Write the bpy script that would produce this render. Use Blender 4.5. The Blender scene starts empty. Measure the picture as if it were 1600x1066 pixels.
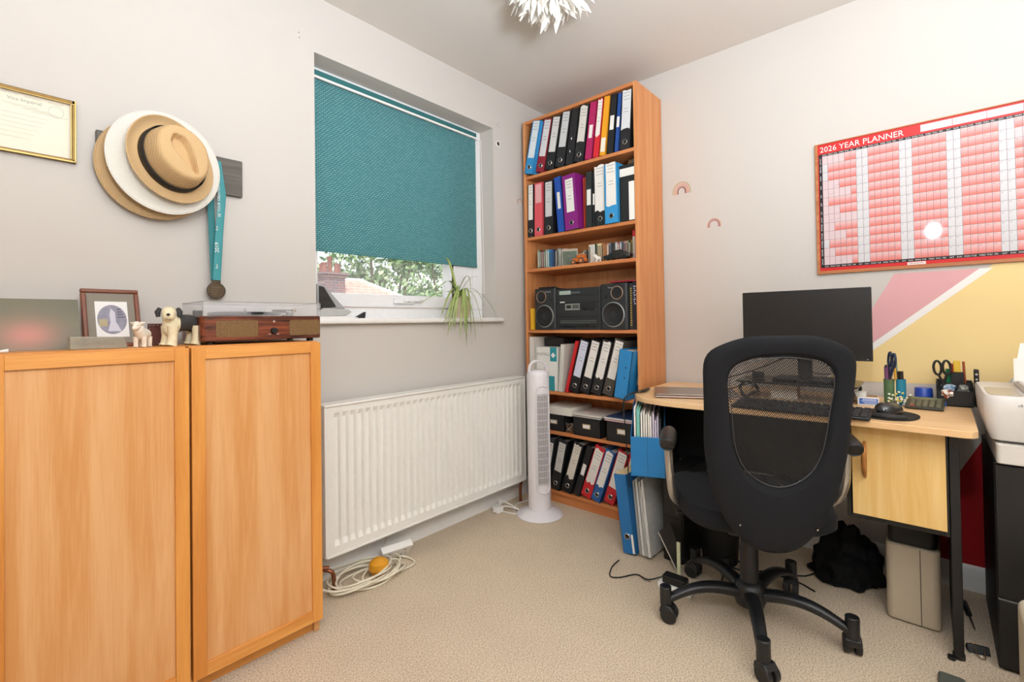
import bpy, bmesh, math, random
from mathutils import Vector, Matrix, Euler
random.seed(7)
S = bpy.context.scene
COL = S.collection
pi = math.pi

# ------------------------------------------------------------------ camera
def lin(c):
    return tuple((v / 12.92 if v <= .04045 else ((v + .055) / 1.055) ** 2.4) for v in c)
def hx(h):
    h = h.lstrip('#'); return lin([int(h[i:i + 2], 16) / 255 for i in (0, 2, 4)])

YAW, PIT, ROL, FPX = 0.7255, 0.0129, -0.0147, 741.0
fw = Vector((math.cos(YAW) * math.cos(PIT), math.sin(YAW) * math.cos(PIT), math.sin(PIT)))
rt = Vector((math.sin(YAW), -math.cos(YAW), 0)); up = rt.cross(fw)
rt2 = rt * math.cos(ROL) + up * math.sin(ROL); up2 = -rt * math.sin(ROL) + up * math.cos(ROL)
cd = bpy.data.cameras.new('camera'); cam = bpy.data.objects.new('camera', cd); COL.objects.link(cam)
m = Matrix((rt2, up2, -fw)).transposed().to_4x4(); m.translation = Vector((-2.503, -1.884, 1.04)); cam.matrix_world = m
cd.sensor_fit = 'HORIZONTAL'; cd.sensor_width = 36; cd.lens = 36 * FPX / 1600
cd.shift_y = -(533 - 494) / 1600; cd.clip_start = .02; cd.clip_end = 200
S.camera = cam

# ------------------------------------------------------------------ light
W = bpy.data.worlds.new('sky'); S.world = W; W.use_nodes = True
nt = W.node_tree; bg = nt.nodes['Background']
sky = nt.nodes.new('ShaderNodeTexSky'); sky.sky_type = 'NISHITA'; sky.sun_disc = False
sky.sun_elevation = math.radians(48); sky.sun_rotation = math.radians(200); sky.air_density = 1.4; sky.dust_density = 3.0
hs = nt.nodes.new('ShaderNodeHueSaturation'); hs.inputs['Saturation'].default_value = .45
nt.links.new(sky.outputs[0], hs.inputs['Color']); nt.links.new(hs.outputs[0], bg.inputs[0]); bg.inputs[1].default_value = .28

def lamp(name, kind, loc, energy, color=(1, 1, 1), **k):
    l = bpy.data.lights.new(name, kind); o = bpy.data.objects.new(name, l); COL.objects.link(o)
    o.location = loc; l.energy = energy; l.color = color
    for a, v in k.items(): setattr(l, a, v)
    return o
sun = lamp('sun', 'SUN', (0, -6, 12), 4.2, (1, .96, .9), angle=.01); sun.data.energy = 2.4
sun.rotation_euler = Vector((.45, .75, -1)).to_track_quat('-Z', 'Y').to_euler()
# photographer's flash beside and above the lens, seen mirrored in the wall planner
fl = lamp('flash', 'AREA', (-2.50, -1.90, 1.71), 7.6, (.915, .99, 1.10), shape='DISK', size=.11)
fl.rotation_euler = Vector((1, .85, -.05)).to_track_quat('-Z', 'Y').to_euler()
# second flash head bounced off the ceiling behind the photographer
fb = lamp('bounce_flash', 'AREA', (-2.25, -2.50, 1.38), 104, (.915, .99, 1.10), shape='DISK', size=.5)
fb.rotation_euler = Vector((.12, .05, 1)).to_track_quat('-Z', 'Y').to_euler()

S.view_settings.view_transform = 'Standard'; S.view_settings.look = 'None'
S.view_settings.gamma = 1; S.view_settings.use_curve_mapping = False
S.view_settings.exposure = 0.07

# ------------------------------------------------------------------ materials
_mc = {}
def mat(h, rough=.5, metal=0, noise=0, nscale=40, bump=0, bscale=200, emis=0, alpha=1, spec=.5, trans=0, coat=0):
    key = (h, rough, metal, noise, nscale, bump, bscale, emis, alpha, spec, trans, coat)
    if key in _mc: return _mc[key]
    m = bpy.data.materials.new('m_' + h.strip('#')); m.use_nodes = True
    n = m.node_tree.nodes; L = m.node_tree.links; b = n['Principled BSDF']; c = hx(h) + (1,)
    b.inputs['Base Color'].default_value = c; b.inputs['Roughness'].default_value = rough
    b.inputs['Metallic'].default_value = metal; b.inputs['Specular IOR Level'].default_value = spec
    if coat: b.inputs['Coat Weight'].default_value = coat; b.inputs['Coat Roughness'].default_value = .08
    if trans: b.inputs['Transmission Weight'].default_value = trans; b.inputs['IOR'].default_value = 1.45
    if alpha < 1: b.inputs['Alpha'].default_value = alpha
    if emis: b.inputs['Emission Color'].default_value = c; b.inputs['Emission Strength'].default_value = emis
    tc = n.new('ShaderNodeTexCoord')
    nz = n.new('ShaderNodeTexNoise'); nz.inputs['Scale'].default_value = nscale; nz.inputs['Detail'].default_value = 3
    L.new(tc.outputs['Object'], nz.inputs['Vector'])
    mx = n.new('ShaderNodeMix'); mx.data_type = 'RGBA'
    k = noise or .04
    mx.inputs[6].default_value = tuple(max(0, v * (1 - k)) for v in c[:3]) + (1,)
    mx.inputs[7].default_value = tuple(min(1, v * (1 + k)) for v in c[:3]) + (1,)
    L.new(nz.outputs['Fac'], mx.inputs[0]); L.new(mx.outputs[2], b.inputs['Base Color'])
    if bump:
        n2 = n.new('ShaderNodeTexNoise'); n2.inputs['Scale'].default_value = bscale; n2.inputs['Detail'].default_value = 2
        L.new(tc.outputs['Object'], n2.inputs['Vector'])
        bp = n.new('ShaderNodeBump'); bp.inputs['Strength'].default_value = bump; bp.inputs['Distance'].default_value = .003
        L.new(n2.outputs['Fac'], bp.inputs['Height']); L.new(bp.outputs['Normal'], b.inputs['Normal'])
    _mc[key] = m; return m

def wood(name, c1, c2, axis=2, rough=.4, scale=1.0, coat=0, contrast=1.0):
    m = bpy.data.materials.new(name); m.use_nodes = True
    n = m.node_tree.nodes; L = m.node_tree.links; b = n['Principled BSDF']
    b.inputs['Roughness'].default_value = rough
    tc = n.new('ShaderNodeTexCoord'); mp = n.new('ShaderNodeMapping')
    s = [14 * scale] * 3; s[axis] = .9 * scale; mp.inputs['Scale'].default_value = s
    L.new(tc.outputs['Object'], mp.inputs[0])
    nz = n.new('ShaderNodeTexNoise'); nz.inputs['Scale'].default_value = 1.6; nz.inputs['Detail'].default_value = 4; nz.inputs['Distortion'].default_value = .6
    L.new(mp.outputs[0], nz.inputs['Vector'])
    mp2 = n.new('ShaderNodeMapping'); s2 = [160 * scale] * 3; s2[axis] = 5 * scale; mp2.inputs['Scale'].default_value = s2
    L.new(tc.outputs['Object'], mp2.inputs[0])
    n2 = n.new('ShaderNodeTexNoise'); n2.inputs['Scale'].default_value = 2; n2.inputs['Detail'].default_value = 3
    L.new(mp2.outputs[0], n2.inputs['Vector'])
    mm = n.new('ShaderNodeMath'); mm.operation = 'MULTIPLY_ADD'; mm.inputs[1].default_value = .35
    L.new(n2.outputs['Fac'], mm.inputs[0]); L.new(nz.outputs['Fac'], mm.inputs[2])
    cr = n.new('ShaderNodeValToRGB'); cr.color_ramp.elements[0].position = .5; cr.color_ramp.elements[1].position = .85
    cr.color_ramp.elements[0].color = hx(c1) + (1,); cr.color_ramp.elements[1].color = hx(c2) + (1,)
    L.new(mm.outputs[0], cr.inputs[0]); L.new(cr.outputs[0], b.inputs['Base Color'])
    if coat: b.inputs['Coat Weight'].default_value = coat
    return m

def carpet():
    m = bpy.data.materials.new('carpet'); m.use_nodes = True
    n = m.node_tree.nodes; L = m.node_tree.links; b = n['Principled BSDF']; b.inputs['Roughness'].default_value = 1
    b.inputs['Specular IOR Level'].default_value = .1
    tc = n.new('ShaderNodeTexCoord')
    a = n.new('ShaderNodeTexNoise'); a.inputs['Scale'].default_value = 210; a.inputs['Detail'].default_value = 5; a.inputs['Roughness'].default_value = .85
    c = n.new('ShaderNodeTexNoise'); c.inputs['Scale'].default_value = 7
    L.new(tc.outputs['Object'], a.inputs[0]); L.new(tc.outputs['Object'], c.inputs[0])
    cr = n.new('ShaderNodeValToRGB')
    e = cr.color_ramp.elements; e[0].position = .37; e[0].color = hx('#9c8064') + (1,); e[1].position = .60; e[1].color = hx('#f7e7cd') + (1,)
    x = e.new(.48); x.color = hx('#d9c5a9') + (1,)
    L.new(a.outputs['Fac'], cr.inputs[0])
    mx = n.new('ShaderNodeMix'); mx.data_type = 'RGBA'; mx.blend_type = 'MULTIPLY'; mx.inputs[0].default_value = .12
    L.new(cr.outputs[0], mx.inputs[6]); L.new(c.outputs['Fac'], mx.inputs[7]); L.new(mx.outputs[2], b.inputs['Base Color'])
    bp = n.new('ShaderNodeBump'); bp.inputs['Strength'].default_value = .6; bp.inputs['Distance'].default_value = .004
    L.new(a.outputs['Fac'], bp.inputs['Height']); L.new(bp.outputs[0], b.inputs['Normal'])
    return m

def blind_mat():
    m = bpy.data.materials.new('woven_teal'); m.use_nodes = True
    n = m.node_tree.nodes; L = m.node_tree.links; b = n['Principled BSDF']; b.inputs['Roughness'].default_value = .85
    tc = n.new('ShaderNodeTexCoord'); sp = n.new('ShaderNodeSeparateXYZ'); cb = n.new('ShaderNodeCombineXYZ')
    L.new(tc.outputs['Object'], sp.inputs[0]); L.new(sp.outputs['X'], cb.inputs['X']); L.new(sp.outputs['Z'], cb.inputs['Y'])
    br = n.new('ShaderNodeTexBrick'); br.offset = .5; br.inputs['Scale'].default_value = 1
    br.inputs['Brick Width'].default_value = .0165; br.inputs['Row Height'].default_value = .0085
    br.inputs['Mortar Size'].default_value = .0019; br.inputs['Mortar Smooth'].default_value = .25
    br.inputs['Color1'].default_value = hx('#9fd6d8') + (1,); br.inputs['Color2'].default_value = hx('#86c6ca') + (1,)
    br.inputs['Mortar'].default_value = hx('#458c90') + (1,)
    L.new(cb.outputs[0], br.inputs['Vector']); L.new(br.outputs['Color'], b.inputs['Base Color'])
    tr = n.new('ShaderNodeBsdfTranslucent'); L.new(br.outputs['Color'], tr.inputs[0])
    ms = n.new('ShaderNodeMixShader'); ms.inputs[0].default_value = .5
    L.new(b.outputs[0], ms.inputs[1]); L.new(tr.outputs[0], ms.inputs[2]); L.new(ms.outputs[0], n['Material Output'].inputs[0])
    bp = n.new('ShaderNodeBump'); bp.inputs['Strength'].default_value = .5; bp.inputs['Distance'].default_value = .001
    L.new(br.outputs['Fac'], bp.inputs['Height']); bp.invert = True; L.new(bp.outputs[0], b.inputs['Normal'])
    return m

def mesh_fabric():
    m = bpy.data.materials.new('open_mesh_fabric'); m.use_nodes = True
    n = m.node_tree.nodes; L = m.node_tree.links; b = n['Principled BSDF']; b.inputs['Base Color'].default_value = hx('#1c1b1b') + (1,)
    b.inputs['Roughness'].default_value = .8
    tc = n.new('ShaderNodeTexCoord'); mp = n.new('ShaderNodeMapping'); mp.inputs['Rotation'].default_value = (.6, 0, 0)
    mp.inputs['Scale'].default_value = (1, 1, 1); L.new(tc.outputs['Object'], mp.inputs[0])
    w = n.new('ShaderNodeTexWave'); w.bands_direction = 'Y'; w.inputs['Scale'].default_value = 72
    w2 = n.new('ShaderNodeTexWave'); w2.bands_direction = 'Z'; w2.inputs['Scale'].default_value = 40
    L.new(mp.outputs[0], w.inputs[0]); L.new(mp.outputs[0], w2.inputs[0])
    a = n.new('ShaderNodeMath'); a.operation = 'MULTIPLY_ADD'; a.inputs[1].default_value = .35
    L.new(w2.outputs['Fac'], a.inputs[0]); L.new(w.outputs['Fac'], a.inputs[2])
    g = n.new('ShaderNodeMath'); g.operation = 'GREATER_THAN'; g.inputs[1].default_value = .78; L.new(a.outputs[0], g.inputs[0])
    t = n.new('ShaderNodeBsdfTransparent'); ms = n.new('ShaderNodeMixShader')
    L.new(g.outputs[0], ms.inputs[0]); L.new(b.outputs[0], ms.inputs[1]); L.new(t.outputs[0], ms.inputs[2])
    L.new(ms.outputs[0], n['Material Output'].inputs[0]); return m

def grille_mat(name, c1, c2, scale):
    m = bpy.data.materials.new(name); m.use_nodes = True
    n = m.node_tree.nodes; L = m.node_tree.links; b = n['Principled BSDF']; b.inputs['Roughness'].default_value = .6
    tc = n.new('ShaderNodeTexCoord'); v = n.new('ShaderNodeTexVoronoi'); v.inputs['Scale'].default_value = scale; v.inputs['Randomness'].default_value = .1
    cr = n.new('ShaderNodeValToRGB'); cr.color_ramp.elements[0].color = hx(c1) + (1,); cr.color_ramp.elements[1].color = hx(c2) + (1,)
    cr.color_ramp.elements[0].position = .25; cr.color_ramp.elements[1].position = .5
    L.new(tc.outputs['Object'], v.inputs[0]); L.new(v.outputs['Distance'], cr.inputs[0]); L.new(cr.outputs[0], b.inputs['Base Color']); return m

def vcol_mat(name, rough=.35, coat=0, spec=.5):
    m = bpy.data.materials.new(name); m.use_nodes = True
    n = m.node_tree.nodes; L = m.node_tree.links; b = n['Principled BSDF']; b.inputs['Roughness'].default_value = rough
    b.inputs['Specular IOR Level'].default_value = spec
    if coat: b.inputs['Coat Weight'].default_value = coat; b.inputs['Coat Roughness'].default_value = .05
    a = n.new('ShaderNodeVertexColor'); a.layer_name = 'print'; L.new(a.outputs[0], b.inputs['Base Color']); return m

def glass_mat(h='#ffffff', rough=.0, mixf=.92):
    m = bpy.data.materials.new('clear_pane'); m.use_nodes = True
    n = m.node_tree.nodes; L = m.node_tree.links; b = n['Principled BSDF']
    b.inputs['Base Color'].default_value = hx(h) + (1,); b.inputs['Roughness'].default_value = .03
    t = n.new('ShaderNodeBsdfTransparent'); t.inputs[0].default_value = (1, 1, 1, 1)
    ms = n.new('ShaderNodeMixShader'); ms.inputs[0].default_value = mixf
    L.new(b.outputs[0], ms.inputs[1]); L.new(t.outputs[0], ms.inputs[2]); L.new(ms.outputs[0], n['Material Output'].inputs[0]); return m

WALL = mat('#cfc9c1', .9, noise=.015, nscale=3, bump=.06, bscale=260, spec=.2)
CEIL = mat('#ddd6ce', .95, noise=.015, nscale=3, bump=.06, bscale=200, spec=.2)
WHITE = mat('#f1eee8', .35); OFFW = mat('#ece6da', .45); UPVC = mat('#f3f3f2', .22)
BLK = mat('#141414', .45); BLK2 = mat('#1b1b1c', .6, bump=.15, bscale=600); CHROME = mat('#c9c6bf', .22, metal=1)
PAPER = mat('#f0ece4', .8); PAPER2 = mat('#e3ddd0', .85); DGREY = mat('#2b2b2c', .5)
OAKV = wood('oak_panel', '#d39353', '#e2ad75', 2, .42)
OAKF = wood('oak_rail', '#cf8236', '#e6a04e', 2, .42)
OAKH = wood('oak_rail_across', '#cf8236', '#e8a556', 0, .42)
BEECH = wood('beech_side', '#cd834c', '#db975f', 2, .5, 1.4)
BEECHH = wood('beech_shelf', '#c87742', '#d68c54', 1, .5, 1.4)
DESKW = wood('desk_top', '#e2b680', '#efc998', 1, .35, 1.2)
DESKD = wood('desk_door', '#e6b96c', '#f1cd88', 2, .4, 1.2)
WALNUT = wood('walnut', '#2e130b', '#90492a', 0, .3, 3.0)
PIPE = mat('#8d5236', .4, metal=.6); CABLEW = mat('#e9e0c8', .5)

# ------------------------------------------------------------------ mesh builder
class B:
    def __init__(s): s.v = []; s.f = []; s.mi = []; s.c = None
    def add(s, vs, fs, m=0, T=None):
        k = len(s.v)
        s.v += [tuple(T @ Vector(p)) if T is not None else tuple(p) for p in vs]
        for f in fs: s.f.append([k + i for i in f]); s.mi.append(m)
        return s
    def box(s, x0, x1, y0, y1, z0, z1, m=0, T=None):
        if x0 > x1: x0, x1 = x1, x0
        if y0 > y1: y0, y1 = y1, y0
        if z0 > z1: z0, z1 = z1, z0
        v = [(x, y, z) for z in (z0, z1) for y in (y0, y1) for x in (x0, x1)]
        return s.add(v, [(0, 2, 3, 1), (4, 5, 7, 6), (0, 1, 5, 4), (2, 6, 7, 3), (0, 4, 6, 2), (1, 3, 7, 5)], m, T)
    def prism(s, poly, a0, a1, ax=2, m=0, T=None):
        n = len(poly)
        def P(p, a): return {2: (p[0], p[1], a), 0: (a, p[0], p[1]), 1: (p[0], a, p[1])}[ax]
        v = [P(p, a0) for p in poly] + [P(p, a1) for p in poly]
        f = [tuple(range(n))[::-1], tuple(range(n, 2 * n))] + [(i, (i + 1) % n, n + (i + 1) % n, n + i) for i in range(n)]
        return s.add(v, f, m, T)
    def tube(s, pts, r, n=10, m=0, T=None, closed=False, caps=True):
        pts = [Vector(p) for p in pts]; N = len(pts); rs = list(r) if isinstance(r, (list, tuple)) else [r] * N
        if not closed and 4 <= N <= 12 and n > 4:
            P, Q = [], []
            for i in range(N - 1):
                p0, p1, p2, p3 = pts[max(0, i - 1)], pts[i], pts[i + 1], pts[min(N - 1, i + 2)]
                for k in range(4):
                    q = k / 4; P.append(.5 * ((2 * p1) + (-p0 + p2) * q + (2 * p0 - 5 * p1 + 4 * p2 - p3) * q * q + (-p0 + 3 * p1 - 3 * p2 + p3) * q ** 3)); Q.append(rs[i] + (rs[i + 1] - rs[i]) * q)
            pts = P + [pts[-1]]; rs = Q + [rs[-1]]; N = len(pts)
        vs = []; fs = []; u = None
        for i, p in enumerate(pts):
            a = pts[i - 1] if (i > 0 or closed) else p; b = pts[(i + 1) % N] if (i < N - 1 or closed) else p
            d = (b - a); d = d.normalized() if d.length > 1e-9 else Vector((0, 0, 1))
            if u is None:
                u = d.orthogonal().normalized()
            else:
                u = (u - d * u.dot(d)); u = u.normalized() if u.length > 1e-6 else d.orthogonal().normalized()
            w = d.cross(u)
            for k in range(n):
                t = 2 * pi * k / n; vs.append(p + (u * math.cos(t) + w * math.sin(t)) * rs[i])
        for i in range(N if closed else N - 1):
            j = (i + 1) % N
            for k in range(n): fs.append((i * n + k, i * n + (k + 1) % n, j * n + (k + 1) % n, j * n + k))
        if caps and not closed: fs.append(tuple(range(n))[::-1]); fs.append(tuple((N - 1) * n + k for k in range(n)))
        return s.add(vs, fs, m, T)
    def cyl(s, p0, p1, r0, r1=None, n=20, m=0, T=None):
        return s.tube([p0, p1], [r0, r0 if r1 is None else r1], n, m, T)
    def lathe(s, prof, n=32, m=0, T=None, cap=True, sx=1, sy=1):
        vs = []; fs = []; N = len(prof)
        for r, z in prof:
            for k in range(n): t = 2 * pi * k / n; vs.append((r * math.cos(t) * sx, r * math.sin(t) * sy, z))
        for i in range(N - 1):
            for k in range(n): fs.append((i * n + k, i * n + (k + 1) % n, (i + 1) * n + (k + 1) % n, (i + 1) * n + k))
        if cap: fs.append(tuple(range(n))[::-1]); fs.append(tuple((N - 1) * n + k for k in range(n)))
        return s.add(vs, fs, m, T)
    def ring(s, c, ax, R, r, n=20, k=6, m=0, T=None):
        c = Vector(c); ax = Vector(ax).normalized(); u = ax.orthogonal().normalized(); w = ax.cross(u)
        return s.tube([c + (u * math.cos(2 * pi * i / n) + w * math.sin(2 * pi * i / n)) * R for i in range(n)], r, k, m, T, closed=True)
    def strip(s, pts, w, wd, m=0, T=None, taper=None, thick=0.0006):
        # ribbon along pts, half-width w in direction wd
        wd = Vector(wd).normalized(); vs = []; fs = []
        for i, p in enumerate(pts):
            p = Vector(p); k = w * (taper[i] if taper else 1)
            a = Vector(pts[max(0, i - 1)]); b = Vector(pts[min(len(pts) - 1, i + 1)]); d = (b - a).normalized()
            nn = d.cross(wd); nn = nn.normalized() * thick if nn.length > 1e-6 else Vector((0, 0, thick))
            vs += [p - wd * k, p + nn, p + wd * k, p - nn]
        for i in range(len(pts) - 1):
            for q in range(4): fs.append((i * 4 + q, i * 4 + (q + 1) % 4, (i + 1) * 4 + (q + 1) % 4, (i + 1) * 4 + q))
        fs.append((3, 2, 1, 0)); e = (len(pts) - 1) * 4; fs.append((e, e + 1, e + 2, e + 3))
        return s.add(vs, fs, m, T)
    def rbox(s, x0, x1, y0, y1, z0, z1, r, m=0, T=None, seg=5):
        # box with vertical edges rounded
        P = []
        for cx, cy, a in ((x1 - r, y1 - r, 0), (x0 + r, y1 - r, 90), (x0 + r, y0 + r, 180), (x1 - r, y0 + r, 270)):
            for i in range(seg + 1): t = math.radians(a + 90 * i / seg); P.append((cx + r * math.cos(t), cy + r * math.sin(t)))
        return s.prism(P, z0, z1, 2, m, T)
    def out(s, name, mats, parent=None, bevel=0, smooth=True, world=True, kind=None, seg=2, label=None):
        me = bpy.data.meshes.new(name)
        vs = s.v
        if parent is not None and world:
            inv = MATS[parent.name].inverted(); vs = [tuple(inv @ Vector(p)) for p in vs]
        me.from_pydata(vs, [], s.f)
        ms = mats if isinstance(mats, (list, tuple)) else [mats]
        for q in ms: me.materials.append(q)
        me.polygons.foreach_set('material_index', s.mi)
        bm = bmesh.new(); bm.from_mesh(me)
        if not s.c: bmesh.ops.recalc_face_normals(bm, faces=bm.faces)
        bm.to_mesh(me); bm.free()
        if s.c:
            ca = me.color_attributes.new('print', 'FLOAT_COLOR', 'CORNER')
            i = 0
            for pl, cc in zip(me.polygons, s.c):
                for li, cv in zip(pl.loop_indices, cc): ca.data[li].color = tuple(cv) + (1,)
        if smooth:
            me.polygons.foreach_set('use_smooth', [True] * len(me.polygons)); me.set_sharp_from_angle(angle=math.radians(35))
        me.update()
        o = bpy.data.objects.new(name, me); COL.objects.link(o)
        if parent is not None: o.parent = parent
        MATS[o.name] = MATS[parent.name].copy() if parent is not None else Matrix()
        if bevel:
            bv = o.modifiers.new('bevel', 'BEVEL'); bv.width = bevel; bv.segments = seg; bv.limit_method = 'ANGLE'; bv.angle_limit = math.radians(40)
        if kind: o['kind'] = kind
        if label: o['label'] = label
        return o
MATS = {}
def thing(name, label, cat, loc=(0, 0, 0), rot=0, group=None):
    o = bpy.data.objects.new(name, None); COL.objects.link(o); o.location = loc
    e = rot if isinstance(rot, (tuple, list)) else (0, 0, rot)
    o.rotation_euler = e; o.empty_display_size = .05
    o['label'] = label; o['category'] = cat
    if group: o['group'] = group
    MATS[o.name] = Matrix.Translation(loc) @ Euler(e).to_matrix().to_4x4()
    return o
def tag(o, label, cat, group=None):
    o['label'] = label; o['category'] = cat
    if group: o['group'] = group
    return o
def struct(o): o['kind'] = 'structure'; return o
def recenter(o):
    # put a top-level mesh's origin at its base
    if o.type != 'MESH': return o
    vs = [v.co for v in o.data.vertices]; c = Vector([(min(v[i] for v in vs) + max(v[i] for v in vs)) / 2 for i in range(3)]); c.z = min(v.z for v in vs)
    o.data.transform(Matrix.Translation(-c)); o.location = c; MATS[o.name] = Matrix.Translation(c); return o
def solo(b, name, mats, label, cat, group=None, **k):
    return tag(recenter(b.out(name, mats, **k)), label, cat, group)
def dupe(root, loc, rot=None):
    r = root.copy(); COL.objects.link(r); r.location = loc
    if rot is not None: r.rotation_euler = rot
    for ch in root.children:
        c = ch.copy(); COL.objects.link(c); c.parent = r
        for g in ch.children: d = g.copy(); COL.objects.link(d); d.parent = c
    return r
_tc = {}
def text(b, body, size, T, m=0, align='LEFT'):
    # flat lettering as mesh, T maps XY plane into place
    if (body, align) not in _tc:
        cu = bpy.data.curves.new('t', 'FONT'); cu.body = body; cu.align_x = align; cu.resolution_u = 2
        o = bpy.data.objects.new('t', cu); COL.objects.link(o)
        dg = bpy.context.evaluated_depsgraph_get(); me = bpy.data.meshes.new_from_object(o.evaluated_get(dg))
        _tc[(body, align)] = ([tuple(v.co) for v in me.vertices], [tuple(p.vertices) for p in me.polygons])
        bpy.data.objects.remove(o); bpy.data.meshes.remove(me)
    v, f = _tc[(body, align)]
    b.add([(x * size, y * size, 0) for x, y, z in v], f, m, T)
def basis(o, x, y, z):
    mm = Matrix((x, y, z)).transposed().to_4x4(); mm.translation = Vector(o); return mm
TR = lambda y, z, x=-.0015: basis((x, y, z), (0, -1, 0), (0, 0, 1), (-1, 0, 0))     # writing on the right wall's side (faces -X)
TL = lambda x, z, y: basis((x, y, z), (1, 0, 0), (0, 0, 1), (0, -1, 0))             # writing that faces -Y
def meta(name, els, mats, parent, res=.006, pick=None, thresh=.6):
    mb = bpy.data.metaballs.new(name); mb.resolution = res; mb.render_resolution = res; mb.threshold = thresh
    for e in els:
        p, r = e[0], e[1]; el = mb.elements.new(); el.co = p; el.radius = r
        if len(e) > 2: el.type = 'ELLIPSOID'; el.size_x, el.size_y, el.size_z = e[2]; el.radius = r
    o = bpy.data.objects.new(name + 'mb', mb); COL.objects.link(o); bpy.context.view_layer.update()
    dg = bpy.context.evaluated_depsgraph_get(); me = bpy.data.meshes.new_from_object(o.evaluated_get(dg))
    bpy.data.objects.remove(o)
    b = B(); b.v = [tuple(v.co) for v in me.vertices]
    for p in me.polygons: b.f.append(list(p.vertices)); b.mi.append(pick(p.center) if pick else 0)
    bpy.data.meshes.remove(me)
    return b.out(name, mats, parent, world=False)
# ================================================================== SETTING
XL, YB, H = -3.35, -3.3, 2.40
WX0, WX1, WZ0, WZ1, WD = -1.583, -.522, 1.045, 2.165, .24
struct(B().box(XL, 0, YB, 0, -.06, 0).out('floor', carpet()))
struct(B().box(XL - .1, .1, YB - .1, WD, H, H + .08).out('ceiling', CEIL))
wl = struct(B().box(XL - .1, WX0, 0, WD, -.06, H).box(WX1, .1, 0, WD, -.06, H).box(WX0, WX1, 0, WD, -.06, WZ0).box(WX0, WX1, 0, WD, WZ1, H).out('wall_left', WALL, smooth=False))
wr = struct(B().box(0, .1, YB - .1, 0, -.06, H).out('wall_right', WALL))
struct(B().box(XL - .1, 0, YB - .1, YB, -.06, H).out('wall_back', WALL))
struct(B().box(XL - .1, XL, YB, 0, -.06, H).out('wall_side', WALL))
prof = [(0, 0), (-.014, 0), (-.014, .082), (-.006, .094), (0, .094)]
struct(B().prism([(p[0], p[1]) for p in prof], XL, -.0, 0).out('baseboard_left', WHITE))
struct(B().prism([(p[0], p[1]) for p in prof], YB, -.014, 1).out('baseboard_right', WHITE))
# painted geometric feature on the right wall: flat emulsion shapes
def paint(name, poly, h, label):
    o = B().prism(poly, {'#e3adae': -.0010, '#f5da9a': -.0008, '#b3101a': -.0010}.get(h, -.0015), .0, 0).out(name, mat(h, .85, noise=.02, nscale=4), wr, smooth=False); o['label'] = label
paint('painted_shape', [(-1.769, 1.216), (-2.019, 1.216), (-1.687, .925), (-1.60, .847), (-1.55, .80)], '#e3adae', 'dusty pink painted triangle')
paint('painted_shape', [(-2.056, 1.23), (-2.45, 1.23), (-2.45, 1.03), (-2.125, .845), (-2.072, .775), (-1.59, .765), (-1.50, .745), (-1.60, .83), (-1.687, .893)], '#f5da9a', 'pale yellow painted shape')
paint('painted_shape', [(-2.45, 1.0), (-2.20, .86), (-2.125, .80), (-2.06, .66), (-1.94, .42), (-1.86, .25), (-1.80, .094), (-2.45, .094)], '#b3101a', 'deep red painted shape')
paint('painted_stripe', [(-2.019, 1.2165), (-2.056, 1.2165), (-1.687, .8935), (-1.6, .83), (-1.50, .745), (-1.55, .80), (-1.6, .847), (-1.687, .9245)], '#f4f1ec', 'white painted stripe between pink and yellow')
# ---- window
w1 = thing('window_1', 'white window frame set in the left wall', 'window', (-1.05, .11, WZ0)); del w1['category']; w1['kind'] = 'structure'
y0, y1 = .105, .175
fr = B().box(WX0, WX0 + .024, y0, y1, 1.117, WZ1 - .05).box(WX1 - .085, WX1, y0, y1, 1.117, WZ1 - .05).box(WX0, WX1, y0, y1, WZ1 - .05, WZ1).box(WX0, WX1, y0, y1, WZ0 + .02, 1.117)
fr.out('window_frame', UPVC, w1, bevel=.004)
sx0, sx1 = WX0 + .024, -.765
B().box(sx0, sx1, y0 - .012, y1 - .01, 1.12, 1.182).box(sx0, sx1, y0 - .012, y1 - .01, WZ1 - .11, WZ1 - .05).box(sx0, sx0 + .030, y0 - .012, y1 - .01, 1.182, WZ1 - .11).box(sx1 - .012, sx1, y0 - .012, y1 - .01, 1.182, WZ1 - .11).out('sash', UPVC, w1, bevel=.004)
B().box(sx1, sx1 + .012, y0 - .008, y1 - .01, 1.12, WZ1 - .05).out('rubber_seal', BLK, w1)
B().box(sx1 + .012, WX1 - .085, y0 - .01, y1, 1.117, WZ1 - .05).out('window_post', UPVC, w1, bevel=.005)
B().box(sx0 + .02, sx1 - .005, .137, .141, 1.17, WZ1 - .1).out('glass_pane', glass_mat(mixf=.9), w1)
b = B().rbox(-1.15, -1.03, .075, .094, 1.14, 1.165, .006).tube([(-1.10, .078, 1.153), (-1.04, .07, 1.157), (-.985, .07, 1.160)], [.009, .008, .006], 8)
b.out('window_handle', UPVC, w1, bevel=.002)
B().cyl((-1.072, .08, 1.152), (-1.072, .068, 1.152), .005, n=10).out('lock_button', BLK, w1)
sill = B().rbox(-1.60, -.478, -.035, .105, WZ0 - .002, WZ0 + .022, .012)
sill.out('sill', WHITE, w1, bevel=.008, seg=3)

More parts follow.
